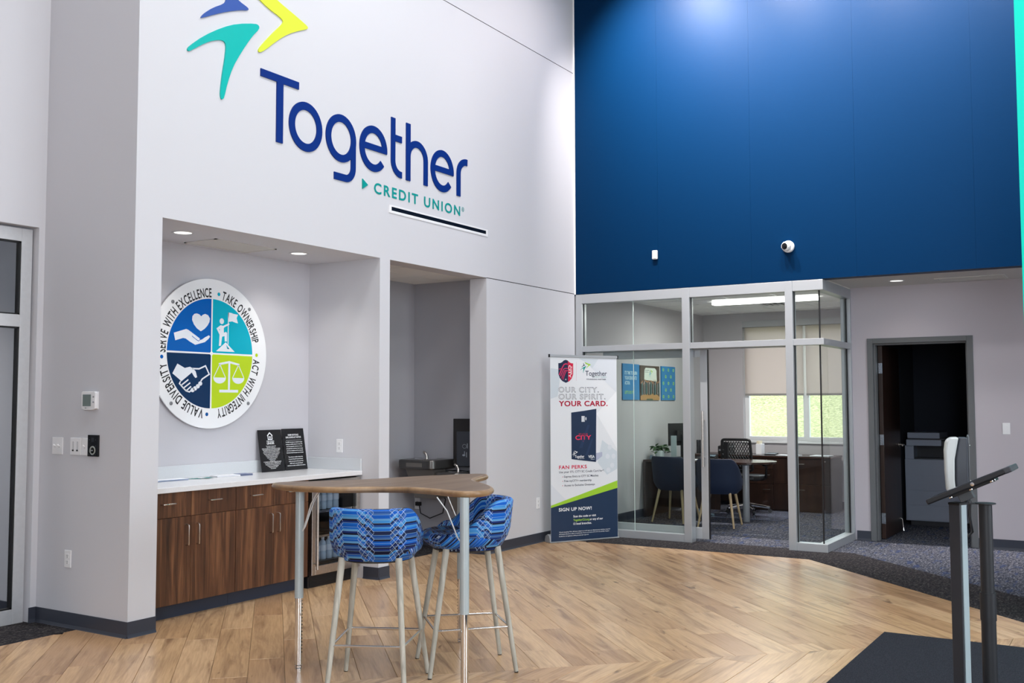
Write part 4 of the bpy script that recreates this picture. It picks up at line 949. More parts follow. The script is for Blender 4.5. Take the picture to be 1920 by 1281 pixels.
p.poly([(.003, 1.862), (.117, 1.85), (.116, 1.716), (.09, 1.56), (.003, 1.533)], T1).poly([(.36, 1.974), (.476, 1.921), (.534, 1.867), (.62, 1.974)], T1).poly([(.62, 1.974), (.534, 1.867), (.857, 1.60), (.857, 1.974)], T2).poly([(.59, 1.37), (.857, .98), (.857, 1.62)], T3).poly([(.857, .95), (.66, 1.08), (.60, .84), (.72, .70), (.857, .76)], T1)
for x, y in ((.73, .90), (.79, .80), (.74, .75), (.81, .90), (.76, 1.0)): p.ell(x, y, .028, .028, T2, 2, 16)
p.poly([(.003, .62), (.2, .44), (.003, .40)], T2)
p.poly([(.0, .396), (.858, .632), (.858, .55), (.0, .372)], LIME, 2).poly([(.0, .372), (.858, .55), (.858, .0155), (.0, .0155)], NAVY, 2)
# crest
sh = [(.101, 1.918), (.125, 1.919), (.15, 1.930), (.17, 1.948), (.195, 1.955), (.22, 1.948), (.24, 1.930), (.265, 1.919), (.289, 1.918), (.289, 1.80), (.27, 1.755), (.24, 1.725), (.195, 1.706), (.15, 1.725), (.12, 1.755), (.101, 1.80)]
p.poly(sh, mat('crest_navy', (10, 28, 66), .5), 2)
p.poly([(.222, 1.947), (.24, 1.930), (.265, 1.919), (.289, 1.918), (.289, 1.80), (.27, 1.755), (.24, 1.725), (.224, 1.717)], REDINK, 3)
RM = mat('crest_pink', (206, 40, 92), .5)
p.stroke([(.112, 1.79), (.15, 1.87), (.172, 1.903), (.195, 1.912), (.22, 1.908)], .012, RM, 3).stroke([(.128, 1.775), (.165, 1.852), (.185, 1.862), (.222, 1.862)], .009, RM, 3).stroke([(.142, 1.752), (.18, 1.838), (.222, 1.838)], .009, RM, 3).stroke([(.157, 1.738), (.188, 1.815), (.20, 1.832)], .008, RM, 3).stroke([(.105, 1.852), (.135, 1.858)], .006, RM, 3)
p.text('CITY', .230, 1.896, .030, INKW, width=.135, rot=-PI / 2, bold=.02, L=4).text('ST LOUIS', .266, 1.884, .010, INKW, width=.085, rot=-PI / 2, bold=.014, L=4).text('SC', .195, 1.736, .012, INKW, align='C', bold=.02, L=3)
p.rect(.329, 1.729, .3315, 1.935, mat('rule_pink', (214, 150, 168), .5))
# small swoosh marks and name
def swoosh(pp, ox, oy, s, mats_, L=2):
    for q, mm in zip((teal, yel, blu), mats_): pp.poly([(ox + (x - 5.28) * s, oy + (y - 3.93) * s) for x, y in smoothpoly(q, 1)], mm, L)
SL = mat('ink_slate', (44, 56, 78), .5)
swoosh(p, .450, 1.845, .115, (INKT, LIME, NAVY))
p.text('Together', .446, 1.787, .052, SL, width=.283, bold=.008, L=2).text('CREDIT UNION', .56, 1.769, .007, INKT, width=.163, bold=.004, L=2).text('FOUNDING PARTNER', .462, 1.741, .013, SL, width=.256, bold=.02, L=2)
for t, y, w_ in (('OUR CITY.', 1.605, .522), ('OUR SPIRIT.', 1.530, .61)):
    p.text(t, .099, y, .054, NAVY, width=w_, bold=.024, L=2, space=1.16).text(t, .1015, y + .0010, .052, INKW, width=w_ - .005, bold=-.014, L=3, space=1.16)
p.text('YOUR CARD.', .104, 1.455, .054, REDINK, width=.63, bold=.022, L=2, space=1.08).text('YOUR CARD.', .1055, 1.455, .054, REDINK, width=.63, bold=.022, L=2, space=1.08)
# card
SHD = mat('banner_shadow_print', (172, 178, 200), .45)
p.poly([(.577, .852), (.66, .905), (.66, .95), (.58, .94)], SHD, 2)
p.poly(smoothpoly([(.261, 1.385), (.42, 1.402), (.586, 1.424), (.582, 1.2), (.577, .843), (.42, .862), (.262, .882), (.2615, 1.2)], 0), mat('card_navy', (16, 40, 72), .4), 3)
p.poly([(.36, 1.0), (.47, 1.25), (.50, 1.25), (.40, 1.0)], mat('card_sheen', (28, 50, 86), .4), 4).poly([(.44, .92), (.52, 1.10), (.545, 1.10), (.47, .92)], mat('card_sheen', (28, 50, 86), .4), 4)
p.rect(.392, 1.283, .433, 1.346, mat('chip_silver', (206, 210, 216), .3), 4).ell(.449, 1.317, .008, .018, mat('chip_silver', (206, 210, 216), .3), 4)
p.text('ST LOUIS', .355, 1.142, .015, REDINK, width=.115, bold=.012, L=4).text('CITY', .312, 1.090, .045, mat('pink_ink', (230, 52, 92), .5), width=.205, bold=.022, L=4).text('SC', .414, 1.068, .010, REDINK, align='C', L=4)
swoosh(p, .306, .925, .06, (INKW, INKW, INKW), 4); p.text('Together', .305, .894, .029, INKW, width=.12, bold=.012, L=4).text('CREDIT UNION', .365, .882, .005, INKW, width=.06, L=4).text('VISA', .477, .888, .030, INKW, width=.082, bold=.02, L=4).text('Platinum', .51, .871, .008, INKW, width=.05, L=4)
p.text('FAN PERKS', .103, .780, .036, REDINK, width=.354, bold=.022, L=2, space=1.1)
for x, y, t, w_ in ((.103, .737, 'Use your STL CITY SC Credit Card for*:', .58), (.167, .687, 'Express Entry to CITY SC Matches', .44), (.167, .640, 'Free myCITY+ membership', .35), (.167, .593, 'Access to Exclusive Giveaways', .393)):
    p.text(t, x, y, .021, SL, width=w_, bold=.010, L=2)
    if x > .15: p.ell(.149, y + .009, .0045, .0045, REDINK, 2, 10)
p.text('SIGN UP NOW!', .098, .330, .034, INKW, width=.418, bold=.022, L=3, space=1.08)
p.text('Scan the code or visit', .281, .257, .022, INKW, width=.291, bold=.018, L=3).text('TogetherCU.org', .281, .217, .022, LIME, width=.205, bold=.018, L=3).text('or any of our', .492, .217, .022, INKW, width=.17, bold=.018, L=3).text('13 local branches.', .281, .178, .022, INKW, width=.234, bold=.018, L=3)
for y, t, w_ in ((.103, '*Cards issued by TCU. All loans subject to credit approval. Membership eligibility required.', .658), (.082, 'All rewards offered are subject to membership. Pictures and marks of STL CITY SC and MLS. Program', .642), (.060, 'benefits for new applicants will be provided upon approval.', .376)): p.text(t, .101, y, .010, INKW, width=w_, bold=.008, L=3)
p.build('printed_graphics', bn)

# ------------------------------------------------------------------ high table
TZ = 1.035; K = 1.046
tb = thing('high_table', 'boomerang-shaped bar-height table with grey oak top and three silver legs', 'table', (-3.6, 4.75, 0))
out = [(-4.162, 4.163), (-4.10, 4.27), (-3.867, 4.561), (-3.803, 4.838), (-3.69, 5.109), (-3.594, 5.285), (-3.54, 5.325), (-3.48, 5.315), (-3.44, 5.24), (-3.40, 5.10), (-3.33, 4.93), (-3.26, 4.83), (-3.127, 4.728), (-2.978, 4.585), (-2.89, 4.47), (-2.845, 4.36), (-2.85, 4.26), (-2.922, 4.205), (-3.036, 4.225), (-3.136, 4.265), (-3.323, 4.287), (-3.483, 4.20), (-3.61, 4.085), (-3.826, 4.025), (-3.999, 4.045), (-4.12, 4.09)]
out = smoothpoly([(x * K, y * K) for x, y in out], 2)
def loop(ins, z):
    a, b = offs(out, 2 * ins, True)
    ar = sum(out[i][0] * out[(i + 1) % len(out)][1] - out[(i + 1) % len(out)][0] * out[i][1] for i in range(len(out)))
    return [(x, y, z) for x, y in (a if ar > 0 else b)]
rows = [loop(.020, TZ), loop(.012, TZ - .0015), loop(.004, TZ - .008), loop(0, TZ - .017), loop(.004, TZ - .027), loop(.014, TZ - .034)]
e = MB().grid(rows, 1, close_u=True); n_ = len(out)
e.add(rows[0], [tuple(range(n_))], 0); e.add(rows[-1], [tuple(range(n_))[::-1]], 1)
e.build('tabletop', [TOPWOOD, TOPEDGE], tb, smooth=True, angle=.9)
HOLE = mat('hole_black', (12, 12, 14), .6)
for x, y, hx, hy in ((-4.10, 4.305, .95, .31), (-3.05, 4.425, -.31, .95), (-3.68, 5.30, -.90, -.44)):
    lg_ = MB().tube([(x, y, .40), (x, y, TZ - .033)], .0245, 24).build('leg', PALE, tb, smooth=True)
    MB().tube([(x, y, .03), (x, y, .42)], .0205, 24).build('chrome_tube', CHROME, lg_, smooth=True)
    MB().lathe([(.016, .012), (.021, .016), (.021, .026), (.012, .032)], (x, y, 0), 20).lathe([(.019, 0), (.019, .010), (.008, .014)], (x, y, 0), 20).build('glide_foot', CHROME, lg_, smooth=True)
    hm = MB()
    for k_ in range(16): hm.lathe([(.0036, 0), (.0036, .0015)], (x + .0203 * hx, y + .0203 * hy, .10 + k_ * .019), 8, ax=(hx, hy, 0))
    hm.build('height_holes', HOLE, lg_)['kind'] = 'stuff'
    cx, cy = -3.62 - x, 4.66 - y; L_ = math.hypot(cx, cy); ux, uy = cx / L_, cy / L_
    wr = MB()
    for a in (-.75, .75):
        dx, dy = ux * math.cos(a) - uy * math.sin(a), ux * math.sin(a) + uy * math.cos(a)
        wr = MB().tube([(x + dx * .150, y + dy * .150, TZ - .034), (x + dx * .095, y + dy * .095, .93), (x + dx * .038, y + dy * .038, .795), (x + dx * .024, y + dy * .024, .775)], .0036, 8); wr.build('wire_brace', WHITE if False else mat('brace_white', (214, 218, 220), .3, .3), tb, smooth=True)

# ------------------------------------------------------------------ shell seats: bar stools and guest chairs
def sstep(t): t = max(0, min(1, t)); return t * t * (3 - 2 * t)
def sup(phi, a, b, e=2.7):
    c, s_ = math.sin(phi), -math.cos(phi)       # phi=0 at the back (-y)
    r_ = 1 / ((abs(c) ** e + abs(s_) ** e) ** (1 / e)); return c * r_ * a, s_ * r_ * b
def shell_seat(root, P_, fab):
    """bucket seat: cushion pad + wrap-round back, facing +y"""
    a, b, zs, zb, zr, th = P_['a'], P_['b'], P_['zs'], P_['zb'], P_['zr'], P_['th']
    # cushion
    prof = [(.0, zb), (.55, zb), (.80, zb + .012), (.93, zb + .035), (.97, zb + .06), (.96, zs - .012), (.92, zs), (.80, zs + .008), (.4, zs + .004), (0, zs)]
    n = 48; rows = []; uvs = []
    for r_, z in prof:
        row = []; uv = []
        for k_ in range(n + 1):
            ph = 2 * PI * k_ / n; x, y = sup(ph, a * max(r_, .001), b * max(r_, .001)); row.append((x, y + P_.get('fy', .02), z)); uv.append((x + 1.3, y + z + .7))
        rows.append(row); uvs.append(uv)
    MB().grid(rows, uvs=uvs).build('seat', fab, root, smooth=True, local=True, angle=1.2)
    # back
    M_ = P_.get('span', 128) * PI / 180; N_ = 60; rows = []; uvs = []
    for i in range(N_ + 1):
        ph = -M_ + 2 * M_ * i / N_; q = abs(ph) * 180 / PI
        f = 1 - sstep((q - P_['q0']) / (P_['q1'] - P_['q0'])); zt = zs + P_['arm'] + (zr - zs - P_['arm']) * f
        en = sstep((M_ - abs(ph)) / (18 * PI / 180)); t_ = th * (.30 + .70 * en); zt = zb + .06 + (zt - zb - .06) * (.4 + .6 * en)
        row = []; uv = []
        hgt = zt - zb; lean = P_['lean'] * (1 if True else 0)
        def pt(s_, inset):
            z = zb + hgt * s_
            k_ = .80 + .20 * math.sin(min(1, s_ * hgt / .12) * PI / 2)      # tucks in underneath
            tz = (z - zb) / (zr - zb)
            x, y = sup(ph, a * k_ - inset, b * k_ - inset, 2.5)
            y -= lean * tz * max(0, math.cos(ph)); x *= 1 + P_.get('flare', 0) * tz
            return (x, y, z)
        for s_ in (0, .12, .25, .4, .55, .7, .85, .95): row.append(pt(s_, 0)); uv.append((ph * a, zb + hgt * s_))
        zt_ = zb + hgt
        for w_ in (.18, .5, .82):
            x, y, z = pt(.97 + .06 * math.sin(w_ * PI) * .06 / max(hgt, .06) * 1.6, t_ * w_); row.append((x, y, z)); uv.append((ph * a, zt_ + t_ * w_))
        for s_ in (.95, .85, .7, .55, .4, .25, .12, 0): row.append(pt(s_, t_)); uv.append((ph * a, zt_ + t_ + hgt * (1 - s_)))
        row.append(row[0]); uv.append((ph * a, zt_ + t_ + hgt + .05)); rows.append(row); uvs.append(uv)
    mb = MB().grid(rows, uvs=uvs)
    mb.add(rows[0][:-1], [tuple(range(len(rows[0]) - 1))]); mb.add(rows[-1][:-1], [tuple(range(len(rows[0]) - 1))[::-1]])
    mb.build('backrest', fab, root, smooth=True, local=True, angle=1.3)
def legs4(root, tops, foots, z1, r1, r0, mtl, glide):
    for (tx, ty), (fx, fy) in zip(tops, foots):
        l_ = MB().tube([(fx, fy, .006), (fx + (tx - fx) * .5, fy + (ty - fy) * .5, z1 * .5 + .003), (tx, ty, z1)], [r0, (r0 + r1) / 2, r1], 16).build('leg', mtl, root, smooth=True, local=True)
        MB().lathe([(r0 * .8, 0), (r0 * .9, .003), (r0 * .9, .0075)], (fx, fy, 0), 12).build('glide', GASKET, l_, local=True)
def make_stool(label, loc, rz):
    r = thing('bar_stool', label, 'stool', loc, 'blue upholstered bar stools at the high table', rz)
    shell_seat(r, dict(a=.245, b=.235, zs=.765, zb=.675, zr=.955, th=.05, arm=.035, q0=52, q1=108, lean=.035, flare=.0), FABRIC)
    tp = [(-.15, .14), (.15, .14), (-.15, -.15), (.15, -.15)]; ft = [(-.232, .245), (.232, .245), (-.204, -.245), (.204, -.245)]
    legs4(r, tp, ft, .69, .019, .0125, GREYWOOD, None)
    MB().lathe([(.17, .662), (.19, .668), (.19, .678), (.1, .682)], (0, 0, 0), 28).build('mount_plate', GASKET, r, local=True)
    c = [(f[0] + (t[0] - f[0]) * .34, f[1] + (t[1] - f[1]) * .34) for t, f in zip(tp, ft)]
    for i, j in ((0, 1), (1, 3), (3, 2), (2, 0)): MB().tube([(*c[i], .248), (*c[j], .248)], .007, 10).build('foot_rail', CHROME, r, smooth=True, local=True)
    return r
st = make_stool('blue striped bar stool seen from behind, standing between the two near table legs', (-3.535, 4.303, 0), math.atan2(.9, -.44) - PI / 2)
copy_thing(st, (-3.344, 4.866, 0), math.atan2(-.667, -.745) - PI / 2 if False else math.atan2(-.715, -.70) - PI / 2, 'blue striped bar stool turned side-on, nearer the roll-up banner, behind a table leg')
NAVYF = mat('navy_upholstery', (6, 26, 54), .75, noise=(300, .2), bump=(400, .3))
def make_chair(label, loc, rz):
    r = thing('guest_chair', label, 'chair', loc, 'navy guest chairs at the office desk', rz)
    shell_seat(r, dict(a=.265, b=.25, zs=.47, zb=.40, zr=.83, th=.045, arm=.10, q0=40, q1=100, lean=.09, flare=.05, span=135), NAVYF)
    legs4(r, [(-.15, .14), (.15, .14), (-.15, -.15), (.15, -.15)], [(-.215, .225), (.215, .225), (-.215, -.245), (.215, -.245)], .42, .018, .011, PALEWOOD, None)
    return r
ch = make_chair('navy upholstered guest chair before the desk, seen through the glass door, nearer the plant', (-5.06, 12.02, 0), math.radians(-4))
copy_thing(ch, (-4.42, 11.84, 0), math.radians(8), 'navy upholstered guest chair before the desk, in the open doorway, nearer the round desk end')

# ------------------------------------------------------------------ office furniture
dk = thing('office_desk', 'dark espresso desk with a rounded end on a silver column leg', 'desk', (-4.9, 12.65, 0))
pl = [(-5.64, 12.30), (-4.36, 12.30)] + [(-4.36 + .37 * math.sin(a), 12.67 - .37 * math.cos(a)) for a in [PI * i / 20 for i in range(1, 20)]] + [(-4.36, 13.04), (-5.64, 13.04)]
MB().prism([(x, y, .715) for x, y in pl], (0, 0, .028)).build('desk_top', ESPTOP, dk, bevel=.003)
MB().box(-5.64, 12.30, 0, -5.61, 13.04, .715).build('side_panel', ESPRESSO, dk); MB().box(-5.61, 12.72, .10, -4.75, 12.745, .715).build('modesty_panel', ESPRESSO, dk)
MB().lathe([(.04, .0), (.042, .006), (.042, .70), (.09, .715)], (-4.30, 12.44, 0), 28).build('column_leg', ALU_S, dk, smooth=True)
cr = thing('credenza', 'long dark espresso credenza under the office window', 'credenza', (-4.6, 14.2, 0))
MB().box(-5.64, 13.87, .725, -3.62, 14.48, .752).build('top', ESPTOP, cr, bevel=.002)
MB().box(-4.78, 13.90, .0, -3.63, 14.47, .725).build('carcass', ESPRESSO, cr); MB().box(-5.64, 14.40, .05, -4.78, 14.42, .725).build('back_panel', ESPRESSO, cr); MB().box(-5.64, 13.9, 0, -5.61, 14.47, .725).build('side_panel', ESPRESSO, cr)
for x0, x1, zs_ in ((-4.775, -4.41, ((.02, .36), (.365, .56), (.565, .72))), (-4.405, -3.635, ((.02, .37), (.375, .72)))):
    for z0, z1 in zs_:
        d_ = MB().box(x0, 13.88, z0, x1, 13.90, z1).build('drawer', ESPRESSO, cr, bevel=.001); c_ = x1 - .09 if x1 < -4 else (x0 + x1) / 2
        MB().tube([(c_ - .05, 13.88, z1 - .07), (c_ - .05, 13.855, z1 - .07), (c_ + .05, 13.855, z1 - .07), (c_ + .05, 13.88, z1 - .07)], .005, 6).build('handle', PULL, d_)
for x in (-4.50, -3.70): MB().lathe([(.009, 0), (.009, .003)], (x, 13.88, .69), 12, ax=(0, -1, 0)).build('lock', STEEL, cr)
# task chair
tc = thing('task_chair', 'black task chair with an open mesh back behind the desk', 'chair', (-4.62, 13.42, 0))
bx0, bx1, bz0, bz1, by = -4.865, -4.475, .70, .985, 13.30
fpts = [(x, by - .03 * ((z - bz0) / (bz1 - bz0)), z) for x, z in smoothpoly([(bx0 - .015, bz0 - .12), (bx0 + .06, bz0 - .125), (bx1 - .06, bz0 - .125), (bx1 + .015, bz0 - .12), (bx1 + .012, bz0 - .05), (bx1, bz1 - .06), (bx1 - .003, bz1), (bx1 - .07, bz1 + .004), (bx0 + .07, bz1 + .004), (bx0 + .003, bz1), (bx0, bz1 - .06), (bx0 - .012, bz0 - .05)], 2)]
MB().tube(fpts, .018, 10, closed=True).build('back_frame', BLACK, tc, smooth=True)
m = MB()
for s_ in (-1, 1):
    for k_ in range(-6, 22):
        x0 = bx0 + k_ * .036; pts = []
        for j in range(2):
            z = bz0 - .08 + j * (bz1 - bz0 + .06); x = x0 + s_ * j * .20; pts.append((x, z))
        (xa, za), (xb, zb_) = pts
        t0, t1 = 0.0, 1.0; dx = xb - xa
        for lim_, sg in ((bx0 + .005, 1), (bx1 - .005, -1)):
            f0, f1 = (xa - lim_) * sg, (xb - lim_) * sg
            if f0 < 0 and f1 < 0: t0 = 2
            elif f0 < 0: t0 = max(t0, f0 / (f0 - f1))
            elif f1 < 0: t1 = min(t1, f0 / (f0 - f1))
        if t0 < t1: m.tube([(xa + dx * t0, by - .012, za + (zb_ - za) * t0), (xa + dx * t1, by - .02, za + (zb_ - za) * t1)], .0062, 5)
m.build('mesh_back', BLACK, tc)['kind'] = 'stuff'
MB().box(bx0 + .02, by - .03, bz0 - .10, bx0 + .09, by - .005, bz1 - .03).build('back_pad', BLACK, tc, bevel=.008)
sp_ = smoothpoly([(-4.90, 13.33), (-4.36, 13.33), (-4.38, 13.80), (-4.88, 13.80)], 2)
MB().prism([(x, y, .44) for x, y in sp_], (0, 0, .07)).build('seat', BLACK, tc, bevel=.02)
MB().tube([(-4.63, 13.56, .09), (-4.63, 13.56, .44)], .028, 14).build('gas_column', BLACK, tc, smooth=True)
for k_ in range(5):
    a = k_ * 2 * PI / 5 + .3; ex, ey = -4.63 + .30 * math.cos(a), 13.56 + .30 * math.sin(a)
    l_ = MB().tube([(-4.63, 13.56, .115), (ex, ey, .075)], [.026, .016], 8).build('base_arm', CHROME, tc, smooth=True)
    MB().lathe([(.027, -.012), (.030, 0), (.027, .012)], (ex, ey, .030), 16, ax=(-math.sin(a), math.cos(a), 0)).tube([(ex, ey, .03), (ex, ey, .08)], .008, 6).build('caster', BLACK, l_, smooth=True)
for s_ in (-1, 1): MB().tube([(-4.63 + s_ * .27, 13.55, .47), (-4.63 + s_ * .29, 13.52, .62), (-4.63 + s_ * .28, 13.42, .655), (-4.63 + s_ * .28, 13.64, .66)], .016, 8).build('armrest', BLACK, tc, smooth=True)
tc.location += Vector((0, -.14, .006))
mt_ = MB().box(-4.95, 12.75, 0.0, -3.98, 13.85, .004).build('chair_mat', mat('chair_mat_clear', (126, 134, 156), .12, spec=.7)); tag(mt_, 'pale shiny chair mat on the office carpet beside the desk column leg', 'mat')
# monitors, phone, desk objects
def monitor(c, yw, w, h, label, tilt=.06):
    r = thing('computer_monitor', label, 'monitor', (c[0], c[1], .744)); u = Vector((math.cos(yw), math.sin(yw), 0)); n = Vector((-u.y, u.x, 0)); z = Vector((0, 0, 1)); cz = Vector((c[0], c[1], c[2]))
    MB().obox(cz, u, n, z, w, .03, h).build('housing', BLACK, r, bevel=.006); MB().obox(cz + n * .0155, u, n, z, w - .02, .002, h - .03).build('screen', BLACKG, r)
    MB().obox(cz - n * .03 - z * .02, u, n, z, w * .45, .035, h * .5).build('rear_shell', BLACK, r, bevel=.01)
    MB().obox((c[0] - n.x * .045, c[1] - n.y * .045, (.744 + c[2]) / 2), u, n, z, .05, .025, c[2] - .744).build('neck', BLACK, r); MB().obox((c[0], c[1], .751), u, n, z, .22, .17, .012).build('base', BLACK, r, bevel=.004)
    return r
monitor((-5.38, 12.93, 1.06), math.radians(70), .44, .30, 'black computer monitor seen from behind on the desk beside the plant')
monitor((-5.10, 13.0, .90), math.radians(62), .16, .18, 'small dark second screen on the desk behind the glass door handle')
r = thing('document_stand', 'pale grey upright panel standing on the desk in front of the monitor', 'stand', (-5.34, 12.62, .744))
MB().obox((-5.34, 12.62, .90), (1, .25, 0), (-.25, 1, 0), (0, 0, 1), .075, .012, .30).build('panel', mat('stand_grey', (170, 182, 184), .35), r, bevel=.002); MB().obox((-5.34, 12.62, .749), (1, .25, 0), (-.25, 1, 0), (0, 0, 1), .11, .09, .009).build('base', BLACK, r, bevel=.003)
r = thing('desk_phone', 'black desk phone with handset on the desk near the glass door', 'telephone', (-4.86, 12.62, .744))
MB().prism([(-4.96, 12.55, .744), (-4.96, 12.72, .744), (-4.96, 12.72, .82), (-4.96, 12.56, .765)], (.20, 0, 0)).build('body', BLACK, r, bevel=.004); MB().tube([(-4.94, 12.56, .80), (-4.935, 12.60, .825), (-4.935, 12.68, .845), (-4.94, 12.72, .835)], .02, 8).build('handset', BLACK, r, smooth=True); MB().obox((-4.82, 12.63, .80), (1, 0, 0), (0, 1, .34), (0, -.34, 1), .10, .06, .004).build('display', mat('phone_display', (92, 110, 120), .2), r)
pp_ = thing('potted_plant', 'small leafy green plant in a white pot at the end of the desk', 'plant', (-5.50, 12.52, .744))
MB().lathe([(.045, 0), (.052, .004), (.066, .10), (.068, .112), (.062, .112), (.058, .09), (0, .088)], (-5.50, 12.52, .744), 32).build('pot', mat('pot_white', (226, 234, 234), .3), pp_, smooth=True)
LEAF = mat('leaf_green', (44, 78, 38), .45, noise=(30, .35)); rg = random.Random(5)
lm = None
for i in range(46):
    a = rg.random() * 2 * PI; rr = rg.uniform(.02, .13); c_ = Vector((-5.50 + rr * math.cos(a), 12.52 + rr * math.sin(a), .86 + rg.uniform(0, .085) - rr * .25))
    w_ = rg.uniform(.02, .032); l__ = w_ * 1.35
    if lm is None:
        pts = [(0, -1, 0), (.55, -.55, .12), (.8, .05, .16), (.5, .6, .08), (0, 1.05, -.12), (-.5, .6, .08), (-.8, .05, .16), (-.55, -.55, .12), (0, .05, 0), (0, -1, -.03), (.5, .6, .05), (-.5, .6, .05)]
        lm = MB().add(pts[:9], [(8, 0, 1), (8, 1, 2), (8, 2, 3), (8, 3, 4), (8, 4, 5), (8, 5, 6), (8, 6, 7), (8, 7, 0)]).build('leaf', LEAF, pp_, local=True, smooth=True); o_ = lm
    else:
        o_ = lm.copy(); COL.objects.link(o_)
    o_.location = c_ - Vector((-5.50, 12.52, .744)); o_.scale = (w_, l__, w_); o_.rotation_euler = (rg.uniform(-.9, .5), rg.uniform(-.6, .6), a - PI / 2)
for i in range(7):
    a = i * .9; MB().tube([(-5.50, 12.52, .83), (-5.50 + .03 * math.cos(a), 12.52 + .03 * math.sin(a), .88), (-5.50 + .08 * math.cos(a), 12.52 + .08 * math.sin(a), .90)], .0025, 5).build('stem', LEAF, pp_)
r = thing('name_card', 'small folded grey card beside the white plant pot', 'card', (-5.59, 12.45, .744)); MB().prism([(-5.605, 12.42, .744), (-5.575, 12.42, .744), (-5.59, 12.42, .80)], (0, .09, 0)).build('card', mat('card_grey', (120, 134, 148), .5), r)
r = thing('check_scanner', 'small black desktop scanner with a grey slot on the credenza left of the task chair', 'scanner', (-5.14, 14.0, .752))
MB().box(-5.22, 13.92, .752, -5.04, 14.14, .87).build('body', BLACK, r, bevel=.01); MB().box(-5.20, 13.91, .80, -5.06, 13.925, .825).build('slot', mat('scanner_grey', (120, 124, 130), .4), r); MB().prism([(-5.21, 13.96, .87), (-5.21, 14.12, .87), (-5.21, 14.13, .905), (-5.21, 14.10, .905)], (.16, 0, 0)).build('feed_tray', BLACK, r)
sheaf('paper_stack', 'white papers lying on the credenza beside the task chair', 'papers', [(-4.40, 13.98), (-4.10, 13.95), (-4.08, 14.15), (-4.38, 14.18)], .7523, 5, [LW]); sheaf('paper_stack', 'white papers on the credenza at its far end by the glass corner', 'papers', [(-3.92, 13.95), (-3.66, 13.93), (-3.65, 14.14), (-3.90, 14.15)], .7523, 8, [LW])
sheaf('paper_stack', 'white sheets lying on the desk behind the monitor base', 'papers', [(-5.16, 12.45), (-4.99, 12.45), (-4.99, 12.68), (-5.16, 12.68)], .7443, 4, [LW])
r = thing('calculator', 'small dark calculator lying on the credenza under the window', 'calculator', (-4.55, 14.1, .752)); MB().obox((-4.50, 14.1, .765), (1, 0, 0), (0, 1, .08), (0, -.08, 1), .15, .17, .02).build('body', BLACK, r, bevel=.005); MB().obox((-4.50, 14.14, .779), (1, 0, 0), (0, 1, .08), (0, -.08, 1), .12, .04, .003).build('display', mat('phone_display', (92, 110, 120), .2), r)
r = thing('letter_holder', 'narrow white letter holder on the credenza behind the task chair', 'holder', (-4.72, 14.25, .752)); MB().box(-4.74, 14.15, .752, -4.66, 14.30, .90).build('body', LW, r, bevel=.004); MB().box(-4.73, 14.16, .90, -4.69, 14.29, .94).build('letters', mat('paper_cream', (226, 216, 188), .6), r)
cb = MB().tube([(-5.1, 12.76, .70), (-5.15, 12.78, .40), (-5.12, 12.80, .16), (-5.05, 12.78, .05), (-4.9, 12.9, .012)], .012, 8).tube([(-5.05, 12.77, .70), (-5.06, 12.79, .45), (-5.09, 12.80, .2), (-5.2, 12.84, .014)], .009, 8).build('cable_bundle', mat('cable_blue', (150, 176, 190), .5), smooth=True); tag(cb, 'pale blue cable bundle hanging under the desk behind the guest chair', 'cable')
# posters on the left office wall
PX = -5.645
def poster(y0, y1, z0, z1, label, c):
    r = thing('wall_poster', label, 'poster', (PX, (y0 + y1) / 2, (z0 + z1) / 2)); MB().box(PX - .013, y0, z0, PX, y1, z1).build('panel', c, r); return r, Print((PX, y0, z0), (0, 1, 0), (0, 0, 1)), y1 - y0, z1 - z0
PB = mat('poster_blue', (24, 120, 176), .4)
r, p, w, h = poster(11.725, 12.222, 1.525, 1.988, 'blue office poster with white lettering and a green line below', PB)
IWP = mat('poster_white', (206, 232, 240), .4)
for i, (t, wd) in enumerate((('IT\'S TIME TO TURN', .37), ('YOUR IDEAS INTO', .36), ('ACTION.', .155))): p.text(t, .055, .325 - i * .064, .042, IWP, width=wd, bold=.018)
p.text('LET\'S DO IT.', .055, .078, .036, LIME, width=.27, bold=.016); p.build('printed_face', r)
r, p, w, h = poster(12.252, 12.87, 1.521, 1.98, 'office poster showing a crowd of people before a bright window', mat('poster_brown', (74, 62, 52), .4))
p.poly([(.12, .27), (.13, .40), (.17, .43), (.47, .43), (.52, .40), (.53, .25)], mat('poster_window', (206, 214, 204), .4)); p.poly([(0, 0), (w, 0), (w, .04), (.50, .09), (.10, .09), (0, .05)], mat('poster_floor', (168, 126, 78), .4), 2); p.poly([(.18, 0), (.40, 0), (.38, .02), (.2, .02)], mat('poster_dkgreen', (74, 84, 60), .4), 3)
rg = random.Random(3); pc = [mat('poster_person%d' % i, c_, .4) for i, c_ in enumerate([(44, 48, 52), (62, 96, 92), (88, 120, 128), (120, 100, 84), (30, 34, 44), (150, 150, 150)])]; sk = mat('poster_skin', (170, 128, 100), .4)
for i in range(26):
    x = .02 + (w - .04) * i / 25; t_ = .22 + rg.uniform(-.02, .035); p.poly([(x - .015, .08 + rg.uniform(-.02, .03)), (x + .015, .07), (x + .014, t_), (x - .014, t_)], pc[i % 6], 3); p.ell(x, t_ + .012, .009, .014, sk, 4, 10)
swoosh(p, .33, .33, .10, (mat('poster_teal', (90, 170, 190), .4), LIME, NAVY), 4); p.rect(.13, .395, .28, .400, INKG, 4).rect(.14, .37, .26, .375, INKG, 4); p.build('printed_face', r)
r, p, w, h = poster(12.938, 13.42, 1.520, 1.987, 'blue office poster patterned with small lime green rings', PB)
for j in range(5):
    for i in range(3 if j % 2 == 0 else 2):
        x = (.065 + i * .175) if j % 2 == 0 else (.15 + i * .175); y = .05 + j * .092; p.stroke(arc(x, y, .021, .016, 0, 2 * PI, 18, False), .011, LIME, 1, True)
